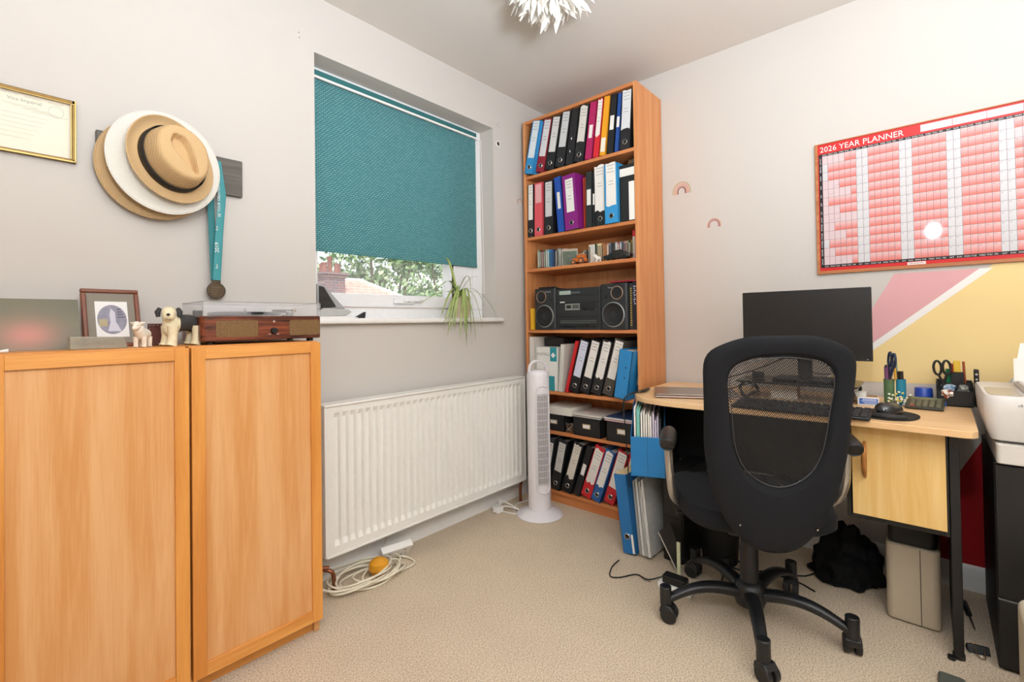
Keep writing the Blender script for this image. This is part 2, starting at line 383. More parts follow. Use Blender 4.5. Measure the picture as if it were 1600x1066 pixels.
# ---- roller blind
bl = thing('roller_blind', 'teal woven roller blind pulled two thirds down over the window', 'blind', (-1.09, .06, 1.36))
B().box(-1.562, -.585, .082, .0832, 1.372, 2.10).out('fabric', blind_mat(), bl, smooth=False)
B().box(-1.562, -.585, .079, .088, 1.358, 1.376).out('hem_bar', blind_mat(), bl, bevel=.002)
B().rbox(-1.566, -.584, .070, .103, 2.110, 2.136, .006).out('cassette', mat('#2f6c6d', .7, noise=.4, nscale=300), bl, bevel=.004)
B().box(-1.566, -.584, .066, .076, 2.099, 2.109).out('cassette_rail', WHITE, bl, bevel=.001)
ch = B().tube([(-.578, .06, 2.1), (-.576, .055, 1.6), (-.574, .05, 1.215)], .0016, 6)
ch.tube([(-.562, .06, 2.1), (-.560, .055, 1.6), (-.560, .05, 1.215)], .0016, 6)
ch.tube([(-.574 + .007 - .007 * math.cos(t), .05, 1.215 - .007 * math.sin(t)) for t in [pi * i / 8 for i in range(9)]], .0016, 6)
ch.out('pull_chain', WHITE, bl)

# ---- radiator
rd = thing('radiator', 'white fluted panel radiator fixed low under the window', 'radiator', (-1.0, -.07, .13))
x0, x1, z0, z1 = -1.60, -.395, .128, .725
N = 33; pts = []; P = (x1 - x0 - .06) / N
b = B(); vs = []; fs = []
cols = [x0, x0 + .03]; dep = [0, 0]
for i in range(N):
    xa = x0 + .03 + i * P
    for f_, d_ in ((.10, 0), (.25, .009), (.75, .009), (.90, 0)): cols.append(xa + P * f_); dep.append(d_ * 1.4)
cols += [x1 - .03, x1]; dep += [0, 0]
rows = [(z0, 0), (z0 + .035, 0), (z0 + .055, 1), (z1 - .055, 1), (z1 - .035, 0), (z1 - .006, 0)]
for z, k in rows:
    for x, d_ in zip(cols, dep): vs.append((x, -.100 + (d_ * k), z))
nc = len(cols)
for r_ in range(len(rows) - 1):
    for c_ in range(nc - 1): fs.append((r_ * nc + c_, r_ * nc + c_ + 1, (r_ + 1) * nc + c_ + 1, (r_ + 1) * nc + c_))
RW = mat('#efece4', .3)
b.add(vs, fs).out('front_panel', RW, rd, smooth=False)
B().box(x0, x1, -.045, -.04, z0, z1 - .01).out('rear_panel', RW, rd)
B().box(x0 - .006, x1 + .006, -.106, -.032, z1 - .010, z1).out('top_grille', RW, rd, bevel=.003)
B().box(x0 - .006, x0, -.104, -.035, z0, z1 - .01).out('side_cover', RW, rd, bevel=.002)
B().box(x1, x1 + .006, -.104, -.035, z0, z1 - .01).out('side_cover', RW, rd, bevel=.002)
B().box(x0, x1, -.106, -.098, z0 - .004, z0 + .004).out('bottom_lip', RW, rd, bevel=.002)
v = B().cyl((-1.60, -.06, .185), (-1.66, -.06, .185), .010).cyl((-1.655, -.06, .17), (-1.655, -.06, .225), .017)
v.out('valve', CHROME, rd, bevel=.002)
B().box(x0 + .2, x0 + .23, -.042, -.0005, .3, .6).box(x1 - .23, x1 - .2, -.042, -.0005, .3, .6).out('wall_bracket', RW, rd)
B().tube([(-.388, -.06, .17), (-.375, -.06, .15), (-.375, -.06, .12), (-.40, -.07, .10), (-.412, -.075, .08), (-.412, -.075, .001)], .0085, 10).out('feed_pipe', PIPE, rd)
B().tube([(-1.655, -.06, .17), (-1.655, -.06, .09), (-1.62, -.07, .085), (-1.585, -.1, .075), (-1.575, -.105, .05), (-1.573, -.105, .001)], .008, 10).out('feed_pipe', PIPE, rd)
B().tube([(-1.722, -.065, .098), (-1.64, -.07, .098), (-1.59, -.10, .09)], .0075, 8).out('feed_pipe', PIPE, rd)

# ---- wall details
sp = thing('blanked_cable_outlet', 'small round dark hole with white rim between window and bookcase', 'wall outlet', (-.481, -.002, 2.085))
B().ring((-.481, -.002, 2.085), (0, 1, 0), .015, .0035, 24).out('rim', WHITE, sp)
B().cyl((-.481, -.0022, 2.085), (-.481, -.0001, 2.085), .0135, n=24).out('hole', mat('#3b2c22', .8), sp)
b = B()
for x, z in ((-.478, 2.205), (-.486, 2.193), (-.470, 2.188)): b.cyl((x, -.0008, z), (x, 0, z), .0028, n=8)
solo(b, 'screw_hole', mat('#9a8468', .9), 'three tiny filled screw marks on wall above the round outlet', 'wall marks', kind='stuff')
b = B()
for x, z in ((-1.645, 2.218), (-1.643, 2.198)): b.cyl((x, -.0008, z), (x, 0, z), .003, n=8)
solo(b, 'screw_hole', mat('#a29a90', .9), 'two small grey screw marks on wall at top left of window', 'wall marks', kind='stuff')
def rainbow(c, s, axis, cols, label):
    t = thing('rainbow_sticker', label, 'wall sticker', c, group='rainbow wall stickers')
    for i, h in enumerate(cols):
        r = s * (1 - i * .19); p = []
        for k in range(15):
            a = pi * k / 14; p.append((r * math.cos(a), r * 1.05 * math.sin(a)))
        p = [(r, -.3 * s)] + p + [(-r, -.3 * s)]
        b = B(); pts = [(c[0] - .0004, c[1] - q[0], c[2] + q[1]) if axis == 0 else (c[0] + q[0], c[1] - .0004, c[2] + q[1]) for q in p]
        b.strip(pts, s * .055, (1, 0, 0) if axis == 0 else (0, 1, 0), thick=s * .055) if False else b.tube(pts, s * .06, 6)
        o = b.out('arc', mat(h, .8), t); 
rainbow((0, -.892, 1.728), .047, 0, ['#c2b280', '#e2a9a0', '#d9a27c', '#8e4a4a'], 'larger pink and ochre rainbow sticker right of the bookcase')
rainbow((0, -1.056, 1.522), .033, 0, ['#e0a888', '#9c5348', '#d8a6a0'], 'small brown and pink rainbow sticker, lower of the two right of bookcase')
rainbow((-.292, 0, 1.770), .024, 1, ['#b08c6c', '#d8b6a0'], 'tiny rainbow sticker on wall just left of the bookcase')

# ================================================================== OUTSIDE
def leaves(n, fn, size, mats, parent, name='foliage', seed=1):
    R = random.Random(seed); b = B()
    for i in range(n):
        p = Vector(fn(R)); a = Vector((R.gauss(0, 1), R.gauss(0, 1), R.gauss(0, 1))).normalized(); c = a.orthogonal().normalized(); d = a.cross(c)
        s_ = size * R.uniform(.6, 1.4)
        b.add([p - c * s_, p + d * s_ * .5, p + c * s_, p - d * s_ * .5], [(0, 1, 2, 3)], R.randrange(len(mats)))
    return b.out(name, mats, parent, smooth=False, kind='stuff')
GR = [mat('#7fa06a', .7), mat('#9bb884', .7), mat('#5d8053', .7), mat('#b4c79a', .7)]
BARK = mat('#6b5d4c', .9)
def tree(loc, r, h, n, seed, label, mats=GR):
    t = thing('tree', label, 'tree', (loc[0], loc[1], loc[2]), group='trees beyond the house')
    R = random.Random(seed); bl_ = [(loc[0] + R.uniform(-.65, .65) * r, loc[1] + R.uniform(-.5, .5) * r, loc[2] + h * R.uniform(.45, .95), R.uniform(.28, .5) * r) for _ in range(16)]
    def fn(Q):
        c = bl_[Q.randrange(len(bl_))]; d = Vector((Q.gauss(0, 1), Q.gauss(0, 1), Q.gauss(0, 1))).normalized() * c[3] * Q.uniform(.55, 1.05)
        return (c[0] + d.x, c[1] + d.y, c[2] + d.z * .85)
    leaves(n, fn, .13, mats, t, seed=seed)
    b = B().tube([(loc[0], loc[1], loc[2]), (loc[0] + .1, loc[1], loc[2] + h * .4), (loc[0], loc[1], loc[2] + h * .8)], [.3, .2, .07], 8)
    for c in bl_[:9]: b.tube([(loc[0], loc[1], loc[2] + h * .35), ((loc[0] + c[0]) / 2, (loc[1] + c[1]) / 2, loc[2] + h * .55), c[:3]], [.12, .07, .03], 6)
    b.out('trunk', BARK, t)
tree((5.2, 20.5, -4), 2.3, 8.6, 5200, 3, 'pale green leafy tree seen right of the chimney')
tree((8.6, 15.2, -4), 2.6, 9.0, 6000, 5, 'grey green leafy tree in middle of the window view')
tree((14.8, 18.5, -4), 2.6, 9.2, 5600, 8, 'dense leafy tree at right of the window view behind the plant')
tree((3.2, 25, -4), 2.0, 9.0, 2600, 11, 'light green tree at left of the window view behind the chimney')
tree((6.2, 14.2, -4), 1.3, 6.5, 2600, 14, 'lower bright green bush like tree beside the roof slope', [mat('#a7bd78', .7), mat('#c2cf9a', .7), mat('#86a361', .7)])
struct(B().box(-30, 40, .6, 60, -4.2, -4).out('ground_outside', mat('#7d8a62', .9)))
hs_ = thing('neighbour_house', 'neighbouring house with pinkish tiled hip roof seen through the window', 'house', (-1, 8, -4))
rg0, rg1, ec, el = (-6, 8, 1.985), (3.36, 8, 1.985), (6.7, 5.0, .14), (-6, 5.0, .14)
TILE = mat('#cbaa9e', .8, noise=.25, nscale=9); 
def roofpt(u, v):  # u along, v 0 eave..1 ridge
    a = Vector(el).lerp(Vector(ec), u); c = Vector(rg0).lerp(Vector(rg1), u); return a.lerp(c, v)
b = B(); rowsN, colsN = 26, 110
for i in range(rowsN):
    v0, v1 = i / rowsN, (i + 1) / rowsN
    vs = []; 
    for j in range(colsN + 1):
        u = j / colsN; hgt = .03 * (j % 2)
        p0 = roofpt(u, v0) + Vector((0, 0, .055 + hgt)); p1 = roofpt(u, v1) + Vector((0, 0, hgt)); q = roofpt(u, v0) + Vector((0, 0, -.01))
        vs += [p0, p1, q]
    fs = []
    for j in range(colsN): a = j * 3; fs += [(a, a + 3, a + 4, a + 1), (a, a + 2, a + 5, a + 3)]
    b.add(vs, fs)
b.out('roof_tiles', TILE, hs_, smooth=False, kind='stuff')
B().add([rg1, ec, (6.7, 11, .14)], [(0, 1, 2)]).add([rg0, rg1, (6.7, 11, .14), (-6, 11, .14)], [(0, 1, 2, 3)]).out('roof_back', TILE, hs_, smooth=False)
B().tube([Vector(rg0) + Vector((0, 0, .03)), Vector(rg1) + Vector((0, 0, .05)), Vector(ec) + Vector((0, 0, .07))], .065, 8).out('ridge_cap', mat('#e3cfc4', .8), hs_)
B().box(-5.7, 6.4, 5.4, 10.6, -4, .2).out('wall', mat('#c9b39c', .9), hs_, smooth=False)
BR = bpy.data.materials.new('brick'); BR.use_nodes = True; n = BR.node_tree.nodes; br = n.new('ShaderNodeTexBrick'); tc = n.new('ShaderNodeTexCoord')
br.inputs['Scale'].default_value = 1; br.inputs['Brick Width'].default_value = .16; br.inputs['Row Height'].default_value = .055; br.inputs['Mortar Size'].default_value = .006
br.inputs['Color1'].default_value = hx('#7d5450') + (1,); br.inputs['Color2'].default_value = hx('#5f4f5c') + (1,); br.inputs['Mortar'].default_value = hx('#8d8480') + (1,)
sp_ = n.new('ShaderNodeSeparateXYZ'); cb_ = n.new('ShaderNodeCombineXYZ'); l = BR.node_tree.links
l.new(tc.outputs['Object'], sp_.inputs[0]); l.new(sp_.outputs['X'], cb_.inputs['X']); l.new(sp_.outputs['Z'], cb_.inputs['Y']); l.new(cb_.outputs[0], br.inputs['Vector'])
l.new(br.outputs['Color'], n['Principled BSDF'].inputs['Base Color'])
cm = B().box(2.30, 2.76, 7.4, 7.95, 1.4, 2.02).box(2.27, 2.79, 7.37, 7.98, 2.02, 2.08).box(2.24, 2.82, 7.34, 8.01, 2.08, 2.13)
cm.v = [(x_ - .10, y_, z_) for x_, y_, z_ in cm.v]
cmo = cm.out('chimney', BR, hs_, smooth=False)
for i, (x, y, h_) in enumerate(((2.36, 7.5, .2), (2.50, 7.55, .34), (2.62, 7.5, .2), (2.72, 7.6, .19), (2.42, 7.75, .2))):
    B().lathe([(.055, 0), (.05, .02), (.045, h_ * .8), (.055, h_ * .85), (.055, h_)], 12, T=Matrix.Translation((x - .10, y, 2.13))).out('chimney_pot', mat('#8a5648', .8), cmo)
B().box(2.16, 2.70, 7.36, 7.40, 1.52, 1.68).prism([(7.36, 1.50), (7.36, 1.56), (7.9, 1.97), (7.9, 1.90)], 2.66, 2.72, 0).out('lead_flashing', mat('#c3cbd6', .5, metal=.3), cmo)

# ======= BOOKCASE
bc = thing('tall_bookcase', 'tall beech effect bookcase with seven compartments in the corner', 'bookcase', (-.16, -.415, 0))
BX0, BY0, BY1, BH = -.300, -.788, -.040, 2.252
B().box(BX0, -.006, BY0, BY0 + .018, 0, BH).out('side_panel', BEECH, bc, bevel=.001)
B().box(BX0, -.006, BY1 - .018, BY1, 0, BH).out('side_panel', BEECH, bc, bevel=.001)
B().box(BX0, -.006, BY0 + .018, BY1 - .018, BH - .018, BH).out('top_panel', BEECHH, bc, bevel=.001)
B().box(-.012, -.006, BY0 + .018, BY1 - .018, .05, BH - .018).out('back_panel', BEECH, bc)
SH = [1.918, 1.548, 1.357, .992, .637, .408, .068]
for z in SH: B().box(BX0 + .002, -.012, BY0 + .018, BY1 - .018, z - .018, z).out('shelf', BEECHH, bc, bevel=.001)
B().box(BX0 + .012, BX0 + .028, BY0 + .018, BY1 - .018, 0, .05).out('plinth', BEECHH, bc)

CBX = -.296
def speck():
    return mat('#4a443c', .7, noise=.95, nscale=420)
def binder(yr, w, z0, lean, h, col, label, kind='lever', lab=(.15, .95), labc='#ece7de', x=CBX, depth=.262, torn=False, name=None, labw=.72, group=None):
    if abs(z0 - SH[0]) < 1e-6: h = min(h, (.3135 - w * math.sin(math.radians(lean))) / math.cos(math.radians(lean)))
    T = thing(name or ('lever_arch_file' if kind == 'lever' else 'ring_binder' if kind == 'ring' else 'magazine_file'), label, 'file binder' if kind != 'mag' else 'magazine file',
              (x, yr, z0 + .0008 + (w * math.sin(math.radians(-lean)) if lean < 0 else 0)), (math.radians(lean), 0, 0), group)
    M_ = speck() if col == 'speckle' else mat(col, .45, bump=.08, bscale=700); t = .0028
    if kind in ('lever', 'ring'):
        B().box(0, depth, 0, t, 0, h).box(0, depth, w - t, w, 0, h).box(0, t, 0, w, 0, h).out('cover', M_, T, world=False, bevel=.0008)
        B().box(.02, depth - .035, t + .003, w - t - .004, .004, h - .022).out('pages', PAPER2, T, world=False)
    elif kind == 'mag':
        B().prism([(0, 0), (depth, 0), (depth, h), (.12, h), (0, h * .62)] if lab is False else [(0, 0), (depth, 0), (depth, h), (0, h)], 0, t, 1, 0).prism([(0, 0), (depth, 0), (depth, h), (0, h)], w - t, w, 1, 0).box(0, t, 0, w, 0, h * .62 if lab is False else h).box(depth - t, depth, 0, w, 0, h).box(0, depth, 0, w, 0, t).out('case', M_, T, world=False)
        B().box(.02, depth - .02, t + .004, w - t - .004, .004, h - .008).out('pages', PAPER2, T, world=False)
    if lab:
        a, c = lab; lw = w * labw / 2; yc = w / 2
        if torn:
            R = random.Random(int(yr * 1e4)); P = [(yc - lw, h * a)]
            P += [(yc - lw + 2 * lw * k / 4, h * a + R.uniform(-.012, .01)) for k in range(1, 4)] + [(yc + lw, h * a), (yc + lw * .95, h * (a + c) / 2), (yc + lw, h * c)]
            P += [(yc + lw - 2 * lw * k / 4, h * c + R.uniform(-.006, .010)) for k in range(1, 4)] + [(yc - lw * .96, h * c), (yc - lw, h * (a + c) / 2)]
            b = B().prism(P, -.0016, 0, 0, 0)
        else: b = B().box(-.0008, 0, yc - lw, yc + lw, h * a, h * c)
        for k in range(5 if c - a > .4 else 0):
            zz = h * (c - .05 - .055 * k - (.1 if k > 2 else 0)); ww = lw * (.75, .6, .7, .4, .5)[k]
            b.box(-.0019, -.0016 if torn else -.0008, yc - ww, yc + ww, zz, zz + .0022, 1)
        b.out('spine_label', [mat(labc, .8), mat('#8b8880', .8)], T, world=False, smooth=False)
    if kind == 'lever':
        zc = h * .085 + .012
        B().ring((-.001, w / 2, zc), (1, 0, 0), .0115, .0022, 20, 6).out('finger_ring', CHROME, T, world=False)
        B().cyl((-.0012, w / 2, zc), (.001, w / 2, zc), .0105, n=16).out('finger_hole', BLK, T, world=False)
    return T
K = '#1d1d1f'
g = 'files on the top shelf'; z = SH[0]
binder(-.124, .064, z, 13.5, .312, '#2f8fc9', 'bright blue lever arch file at left end of top shelf', x=-.318, lab=(.30, .99), labc='#dce3e6')
binder(-.191, .062, z, 13.2, .305, '#93202f', 'maroon lever arch file, second from left on top shelf', lab=(.30, .98), labc='#dcdad6')
binder(-.263, .064, z, 12.0, .302, K, 'black file with long white label next to the maroon one, top shelf', lab=(.33, .98), labc='#d9d6d0')
binder(-.336, .064, z, 10.8, .312, K, 'black file with grey white label left of the unlabelled black one, top shelf', lab=(.36, .99), labc='#cfcfcd')
T5 = binder(-.3955, .05, z, 9.6, .305, K, 'black file with no label showing metal rings, top shelf', kind='ring', lab=None)
B().ring((.0, .02, .14), (0, 1, 0), .012, .0018).ring((.0, .02, .07), (0, 1, 0), .012, .0018).out('metal_ring', CHROME, T5, world=False, kind='stuff')
binder(-.4645, .0635, z, 9.1, .312, K, 'black file with dirty white label beside magenta binder, top shelf', lab=(.34, .96), labc='#dcd6ca', torn=True)
binder(-.5175, .0435, z, 8.1, .305, '#b31c5c', 'magenta ring binder on the top shelf', kind='ring', lab=(.37, .60), labw=.5)
binder(-.5615, .036, z, 7.3, .308, '#d8232f', 'red ring binder with torn white paper on spine, top shelf', kind='ring', lab=(.38, .98), torn=True)
binder(-.6025, .036, z, 7.0, .308, '#f0a31c', 'yellow orange ring binder on the top shelf', kind='ring', lab=(.06, .30), labc='#efe6d2')
binder(-.649, .038, z, 6.0, .305, '#18191c', 'slim black ring binder with short white label, top shelf', kind='ring', lab=(.40, .64), labw=.6)
binder(-.679, .022, z, 5.4, .300, '#1f4c96', 'thin dark blue binder on the top shelf', kind='ring', lab=(.42, .60), labw=.7)
binder(-.7455, .058, z, 4.0, .300, K, 'black file with large torn white label at right end of top shelf', lab=(.33, 1.0), torn=True, labw=.85, labc='#d8d9d8')
z = SH[1]
binder(-.106, .046, z, 1.0, .318, K, 'black file with long white label at left end of second shelf', x=-.292, lab=(.33, .99))
binder(-.172, .062, z, 1.0, .318, '#e0565f', 'salmon red lever arch file on the second shelf', x=-.29, lab=(.62, .97), labc='#e9a9a8')
binder(-.250, .066, z, 1.0, .316, K, 'black file between salmon and blue ones, second shelf', x=-.29, lab=(.33, .97), labc='#d2d0cc')
binder(-.336, .048, z, -4.5, .320, '#2350a8', 'royal blue ring binder on the second shelf', kind='ring', lab=(.42, .72), labw=.4)
binder(-.440, .092, z, -3.5, .310, '#8a1f7c', 'purple lever arch file with white label, second shelf', lab=(.32, .92), x=-.31, labw=.55)
for q, (yy, c_) in enumerate(((-.452, '#c8402c'), (-.460, '#d2603a'), (-.468, '#b02c28'))):
    solo(B().box(-.27 + .004 * q, -.05, yy, yy + .006, z + .001, z + .288 + .004 * q), 'card_folder', mat(c_, .6), ('orange red', 'pale orange', 'dark red')[q] + ' thin card folder beside the purple file', 'folder', 'thin card folders on second shelf')
binder(-.515, .040, z, 1, .304, '#2a2d2c', 'slim charcoal ring binder with white label, second shelf', kind='ring', lab=(.40, .68), labw=.62)
binder(-.534, .017, z, 1, .296, K, 'very thin black folder with tiny white label, second shelf', kind='ring', lab=(.4, .6), labw=.6)
binder(-.598, .062, z, 0, .300, K, 'black lever arch file under torn white papers on second shelf', lab=(.26, 1.07), torn=True, labw=1.0)
binder(-.682, .080, z, 0, .310, '#3596cf', 'wide light blue file with curling white label, second shelf', lab=(.30, 1.02), torn=True, labw=.72, x=-.31)
t = binder(-.769, .084, z, 0, .290, '#1c1d1d', 'black magazine file with white band at right of second shelf', kind='mag', lab=(.80, .94), labw=.98)
solo(B().box(-.30, -.297, -.768, -.738, z + .004, z + .20), 'card_divider', PAPER, 'upright off white card at right end of second shelf', 'card')
for k, dx in enumerate((.0, .012, .024)):
    solo(B().add([(-.24, -.70 - dx * 1.4, z + .292), (-.10, -.70 - dx * 1.4, z + .292), (-.10, -.712 - dx * 1.4, z + .335), (-.24, -.712 - dx * 1.4, z + .335)], [(0, 1, 2, 3)]).add([(-.24, -.702 - dx * 1.4, z + .292), (-.10, -.702 - dx * 1.4, z + .292), (-.10, -.714 - dx * 1.4, z + .335), (-.24, -.714 - dx * 1.4, z + .335)], [(0, 1, 2, 3)]),
         'leaflet', [mat(('#b98d5c', '#d8cdbb', '#8a7560')[k], .7)], ('tan', 'cream', 'brown')[k] + ' leaflet lying on top of the black magazine file', 'leaflet', 'leaflets on the magazine file')
# ---- CD row (shelf 3)
z = SH[2]; R = random.Random(4)
names = [('#8fa38a', 'sage green'), ('#54493f', 'dark brown'), ('#7b2d2d', 'dark red'), ('#4f5f4c', 'olive'), ('#a9afa0', 'grey green'), ('#78b5c4', 'pale blue'), ('#3e7fb0', 'mid blue'), ('#2e6ea6', 'deep blue'), ('#2b3f5c', 'navy'), ('#5c4a3e', 'umber'), ('#b9c2b8', 'pale grey'), ('#c9cfc8', 'silver white'), ('#6d7471', 'slate'), ('#d8a79a', 'pale pink')]
def disc(y, x, h, c, lab_, w=.0098, grp='CD cases at left of the CD shelf', name='cd_case', cat='CD case', depth=.125, z=z):
    o = thing(name, lab_, cat, (x, y, z + .0006), 0, grp)
    B().box(0, depth, 0, w, 0, h).out('case', mat(c, .25), o, world=False, bevel=.0006)
    B().box(-.0004, 0, w * .25, w * .75, h * .1, h * .9).out('spine_print', mat('#d9d5c8' if R.random() < .5 else '#3a3a3a', .5), o, world=False, smooth=False)
ords = ['first', 'second', 'third', 'fourth', 'fifth', 'sixth', 'seventh', 'eighth', 'ninth', 'tenth', 'eleventh', 'twelfth', 'thirteenth', 'fourteenth', 'fifteenth', 'sixteenth', 'seventeenth', 'eighteenth', 'nineteenth', 'twentieth']
for i in range(14):
    c, nm = names[i]; disc(-.122 - i * .0118, -.265 + i * .004, .112, c, '%s CD case, %s from left end of the CD shelf' % (nm, ords[i]))
# pale tall sleeve and picture card
solo(B().box(-.26, -.13, -.303, -.290, z + .0005, z + .10), 'cd_case', mat('#d5c7b8', .4), 'fat cream CD case left of the dark picture sleeve', 'CD case', 'CD cases at left of the CD shelf')
t = thing('picture_sleeve', 'CD sleeve with dark green picture facing out, left of the toy tractor', 'CD case', (-.25, -.335, z + .0005), math.radians(28))
B().box(0, .008, -.045, .045, 0, .098).out('case', mat('#a99f8c', .4), t, world=False)
B().box(-.0006, 0, -.040, .040, .006, .085).out('cover_picture', mat('#4f5b46', .4, noise=.9, nscale=60), t, world=False)
# toy tractor
t = thing('toy_tractor', 'small orange and tan toy tractor on the CD shelf', 'toy', (-.262, -.41, z + .001), math.radians(90))
OR = mat('#cf6a24', .4)
B().rbox(-.040, .040, -.018, .018, .012, .036, .006).box(-.036, .012, -.015, .015, .036, .052).out('body', OR, t, world=False, bevel=.003)
B().box(-.032, .004, -.019, .019, .052, .058).out('roof', mat('#c9a583', .5), t, world=False, bevel=.002)
for x, r in ((-.024, .018), (.026, .013)):
    for s_ in (-1, 1):
        w_ = B().cyl((x, s_ * .017, r), (x, s_ * .028, r), r, n=18).out('wheel', mat('#6e4a36', .6), t, world=False, bevel=.002)
        B().cyl((x, s_ * .0275, r), (x, s_ * .0295, r), r * .5, n=12).out('hub', mat('#d98a4c', .5), w_, world=False)
for k in range(4):
    disc(-.375 - .0125 * k, -.16, .095, ('#b9a184', '#d8cfc0', '#6a5848', '#c7c2b6')[k], ('tan', 'off white', 'dark tan', 'stone')[k] + ' CD case standing behind the toy tractor', grp='CD cases behind the toy tractor')
n2 = [('#e9e2cf', 'cream'), ('#dcd8cf', 'off white'), ('#f0ead8', 'ivory'), ('#1f4437', 'dark green'), ('#e5cf9e', 'pale yellow'), ('#efe0b2', 'butter yellow'), ('#b8824e', 'caramel'), ('#d59c86', 'salmon'), ('#7f93a6', 'steel blue'), ('#3a3733', 'near black'), ('#464b52', 'charcoal'), ('#e0dad3', 'pearl white'), ('#a5605a', 'brick red'), ('#9aa8b5', 'blue grey'), ('#6a6c70', 'mid grey'), ('#d2a0a0', 'rose pink'), ('#c7bd8c', 'khaki'), ('#39393a', 'black'), ('#d9b43c', 'mustard'), ('#c9a12c', 'ochre')]
for i, (c, nm) in enumerate(n2):
    disc(-.465 - i * .0133, -.235 if i < 7 else -.20, .108, c, '%s CD case in the right hand run, %s from its left end' % (nm, ords[i]), w=.0112, grp='CD cases at right of the CD shelf')
for k, (c, c2, nm, h_) in enumerate((('#cfc4b8', '#d22f3a', 'tall DVD case with red top at right of the CD shelf', .150), ('#a04a52', '#d04450', 'plum DVD case, second of the three at right end', .136), ('#8a8a88', '#6f6f6d', 'grey DVD case touching the bookcase side', .158))):
    o = thing('dvd_case', nm, 'DVD case', (-.25, -.744 - k * .0136 + .008, z + .0006), 0, 'DVD cases at right of the CD shelf')
    B().box(0, .135, -.006, .007, 0, h_ * .78).out('case', mat(c, .35), o, world=False); B().box(0, .135, -.006, .007, h_ * .78, h_).out('top_band', mat(c2, .35), o, world=False)
# toy car (black)
t = thing('toy_car', 'black model car parked on a stand in front of the CDs', 'toy', (-.272, -.655, z + .001), math.radians(90))
B().prism([(-.078, .008), (.078, .008), (.080, .026), (.045, .032), (.022, .050), (-.032, .052), (-.056, .034), (-.080, .030)], -.022, .022, 1).out('body', mat('#15120f', .2, coat=1), t, world=False, bevel=.005)
B().prism([(.038, .033), (.020, .0475), (-.030, .0495), (-.048, .035)], -.0228, .0228, 1).out('windows', mat('#33302c', .1), t, world=False)
for x in (-.048, .048):
    for s_ in (-1, 1): B().cyl((x, s_ * .014, .012), (x, s_ * .024, .012), .012, n=16).out('wheel', BLK, t, world=False, bevel=.002)
solo(B().lathe([(.0, 0), (.03, 0), (.03, .002), (.022, .006), (0, .006)], 20, cap=False, T=Matrix.Translation((-.288 + .02, -.60, z + .0005)) @ Matrix.Diagonal((.5, 1, 1, 1))), 'coin_dish', mat('#b8a25c', .4), 'small flat olive dish beside the model car', 'dish')
# small white sheep on shelf
def sheep(loc, rz, s_, label, col='#f3efe6', head='#efe8da'):
    t = thing('sheep_figurine', label, 'figurine', loc, rz)
    els = [((0, 0, .036), .022, (.9, .62, .65)), ((.012, 0, .038), .020, (.7, .62, .7)), ((-.014, 0, .037), .020, (.7, .62, .66)), ((.026, 0, .052), .016, (.7, .6, .8))]
    els = [((p[0] * s_, p[1] * s_, p[2] * s_), .042 * s_, tuple(q * .9 for q in sc)) for p, r, sc in els]
    meta('body', els, [mat(col, .45)], t, res=.004 * s_)
    hd = [((.036 * s_, 0, .062 * s_), .030 * s_, (.7, .62, .7)), ((.046 * s_, 0, .054 * s_), .022 * s_, (.8, .6, .6))]
    meta('head', hd, [mat(head, .45)], t, res=.003 * s_)
    for sx in (-.016, .018):
        for sy in (-.010, .010): B().tube([(sx * s_, sy * s_, .030 * s_), (sx * s_, sy * s_, .004 * s_), (sx * s_ + .001, sy * s_, 0)], [.0065 * s_, .0055 * s_, .007 * s_], 10).out('leg', mat(head, .5), t, world=False)
    for sy in (-1, 1):
        B().tube([(.034 * s_, sy * .008 * s_, .068 * s_), (.030 * s_, sy * .018 * s_, .070 * s_)], [.004 * s_, .0015 * s_], 8).out('ear', mat(head, .5), t, world=False)
        B().tube([(.046 * s_, sy * .0055 * s_, .062 * s_), (.0475 * s_, sy * .0057 * s_, .062 * s_)], .0012 * s_, 6).out('eye', BLK, t, world=False)
    return t
sheep((-.270, -.535, z + .0005), math.radians(150), .60, 'tiny white sheep figurine on the CD shelf beside the model car')

# ---- boombox shelf
z = SH[3]
bb = thing('boombox', 'black stereo boombox with two round speakers on the bookcase', 'boombox', (-.20, -.416, z), 0)
GB = mat('#26282a', .45); GB2 = mat('#17181a', .5); SIL = mat('#aeb0ae', .3, metal=.7)
bx = -.305
def speaker(ya, yb, side):
    o = B().rbox(bx, -.10, ya, yb, z + .001, z + .242, .016).out('speaker_box', GB, bb, bevel=.003)
    yc = (ya + yb) / 2; n_ = Vector((-1, 0, 0))
    B().ring((bx - .001, yc, z + .080), n_, .062, .0045, 32).out('woofer_ring', SIL, o)
    B().lathe([(0, -.004), (.02, -.002), (.058, .004), (.061, .006)], 32, cap=False, T=basis((bx - .002, yc, z + .080), (0, 1, 0), (0, 0, 1), (-1, 0, 0))).out('woofer', GB2, o)
    ty = yc + .022 * side
    B().ring((bx - .001, ty, z + .193), n_, .033, .0028, 28).out('tweeter_ring', mat('#c5a58a', .3, metal=.8), o)
    B().lathe([(0, .001), (.008, .002), (.03, .003)], 24, cap=False, T=basis((bx - .001, ty, z + .193), (0, 1, 0), (0, 0, 1), (-1, 0, 0))).out('tweeter', GB2, o)
    B().cyl((bx - .0015, yc - .042 * side, z + .175), (bx + .004, yc - .042 * side, z + .175), .011, n=18).out('bass_port', BLK, o)
    b = B(); text(b, 'Panasonic', .0105, TR(yc - .018 * side + .012, z + .218, bx - .0008)); b.out('lettering', mat('#d8d8d4', .5), o, smooth=False, kind='stuff')
speaker(-.268, -.112, 1); speaker(-.722, -.560, -1)
B().rbox(bx + .006, -.10, -.560, -.268, z + .001, z + .232, .006).out('centre_unit', GB, bb, bevel=.003)
b = B()
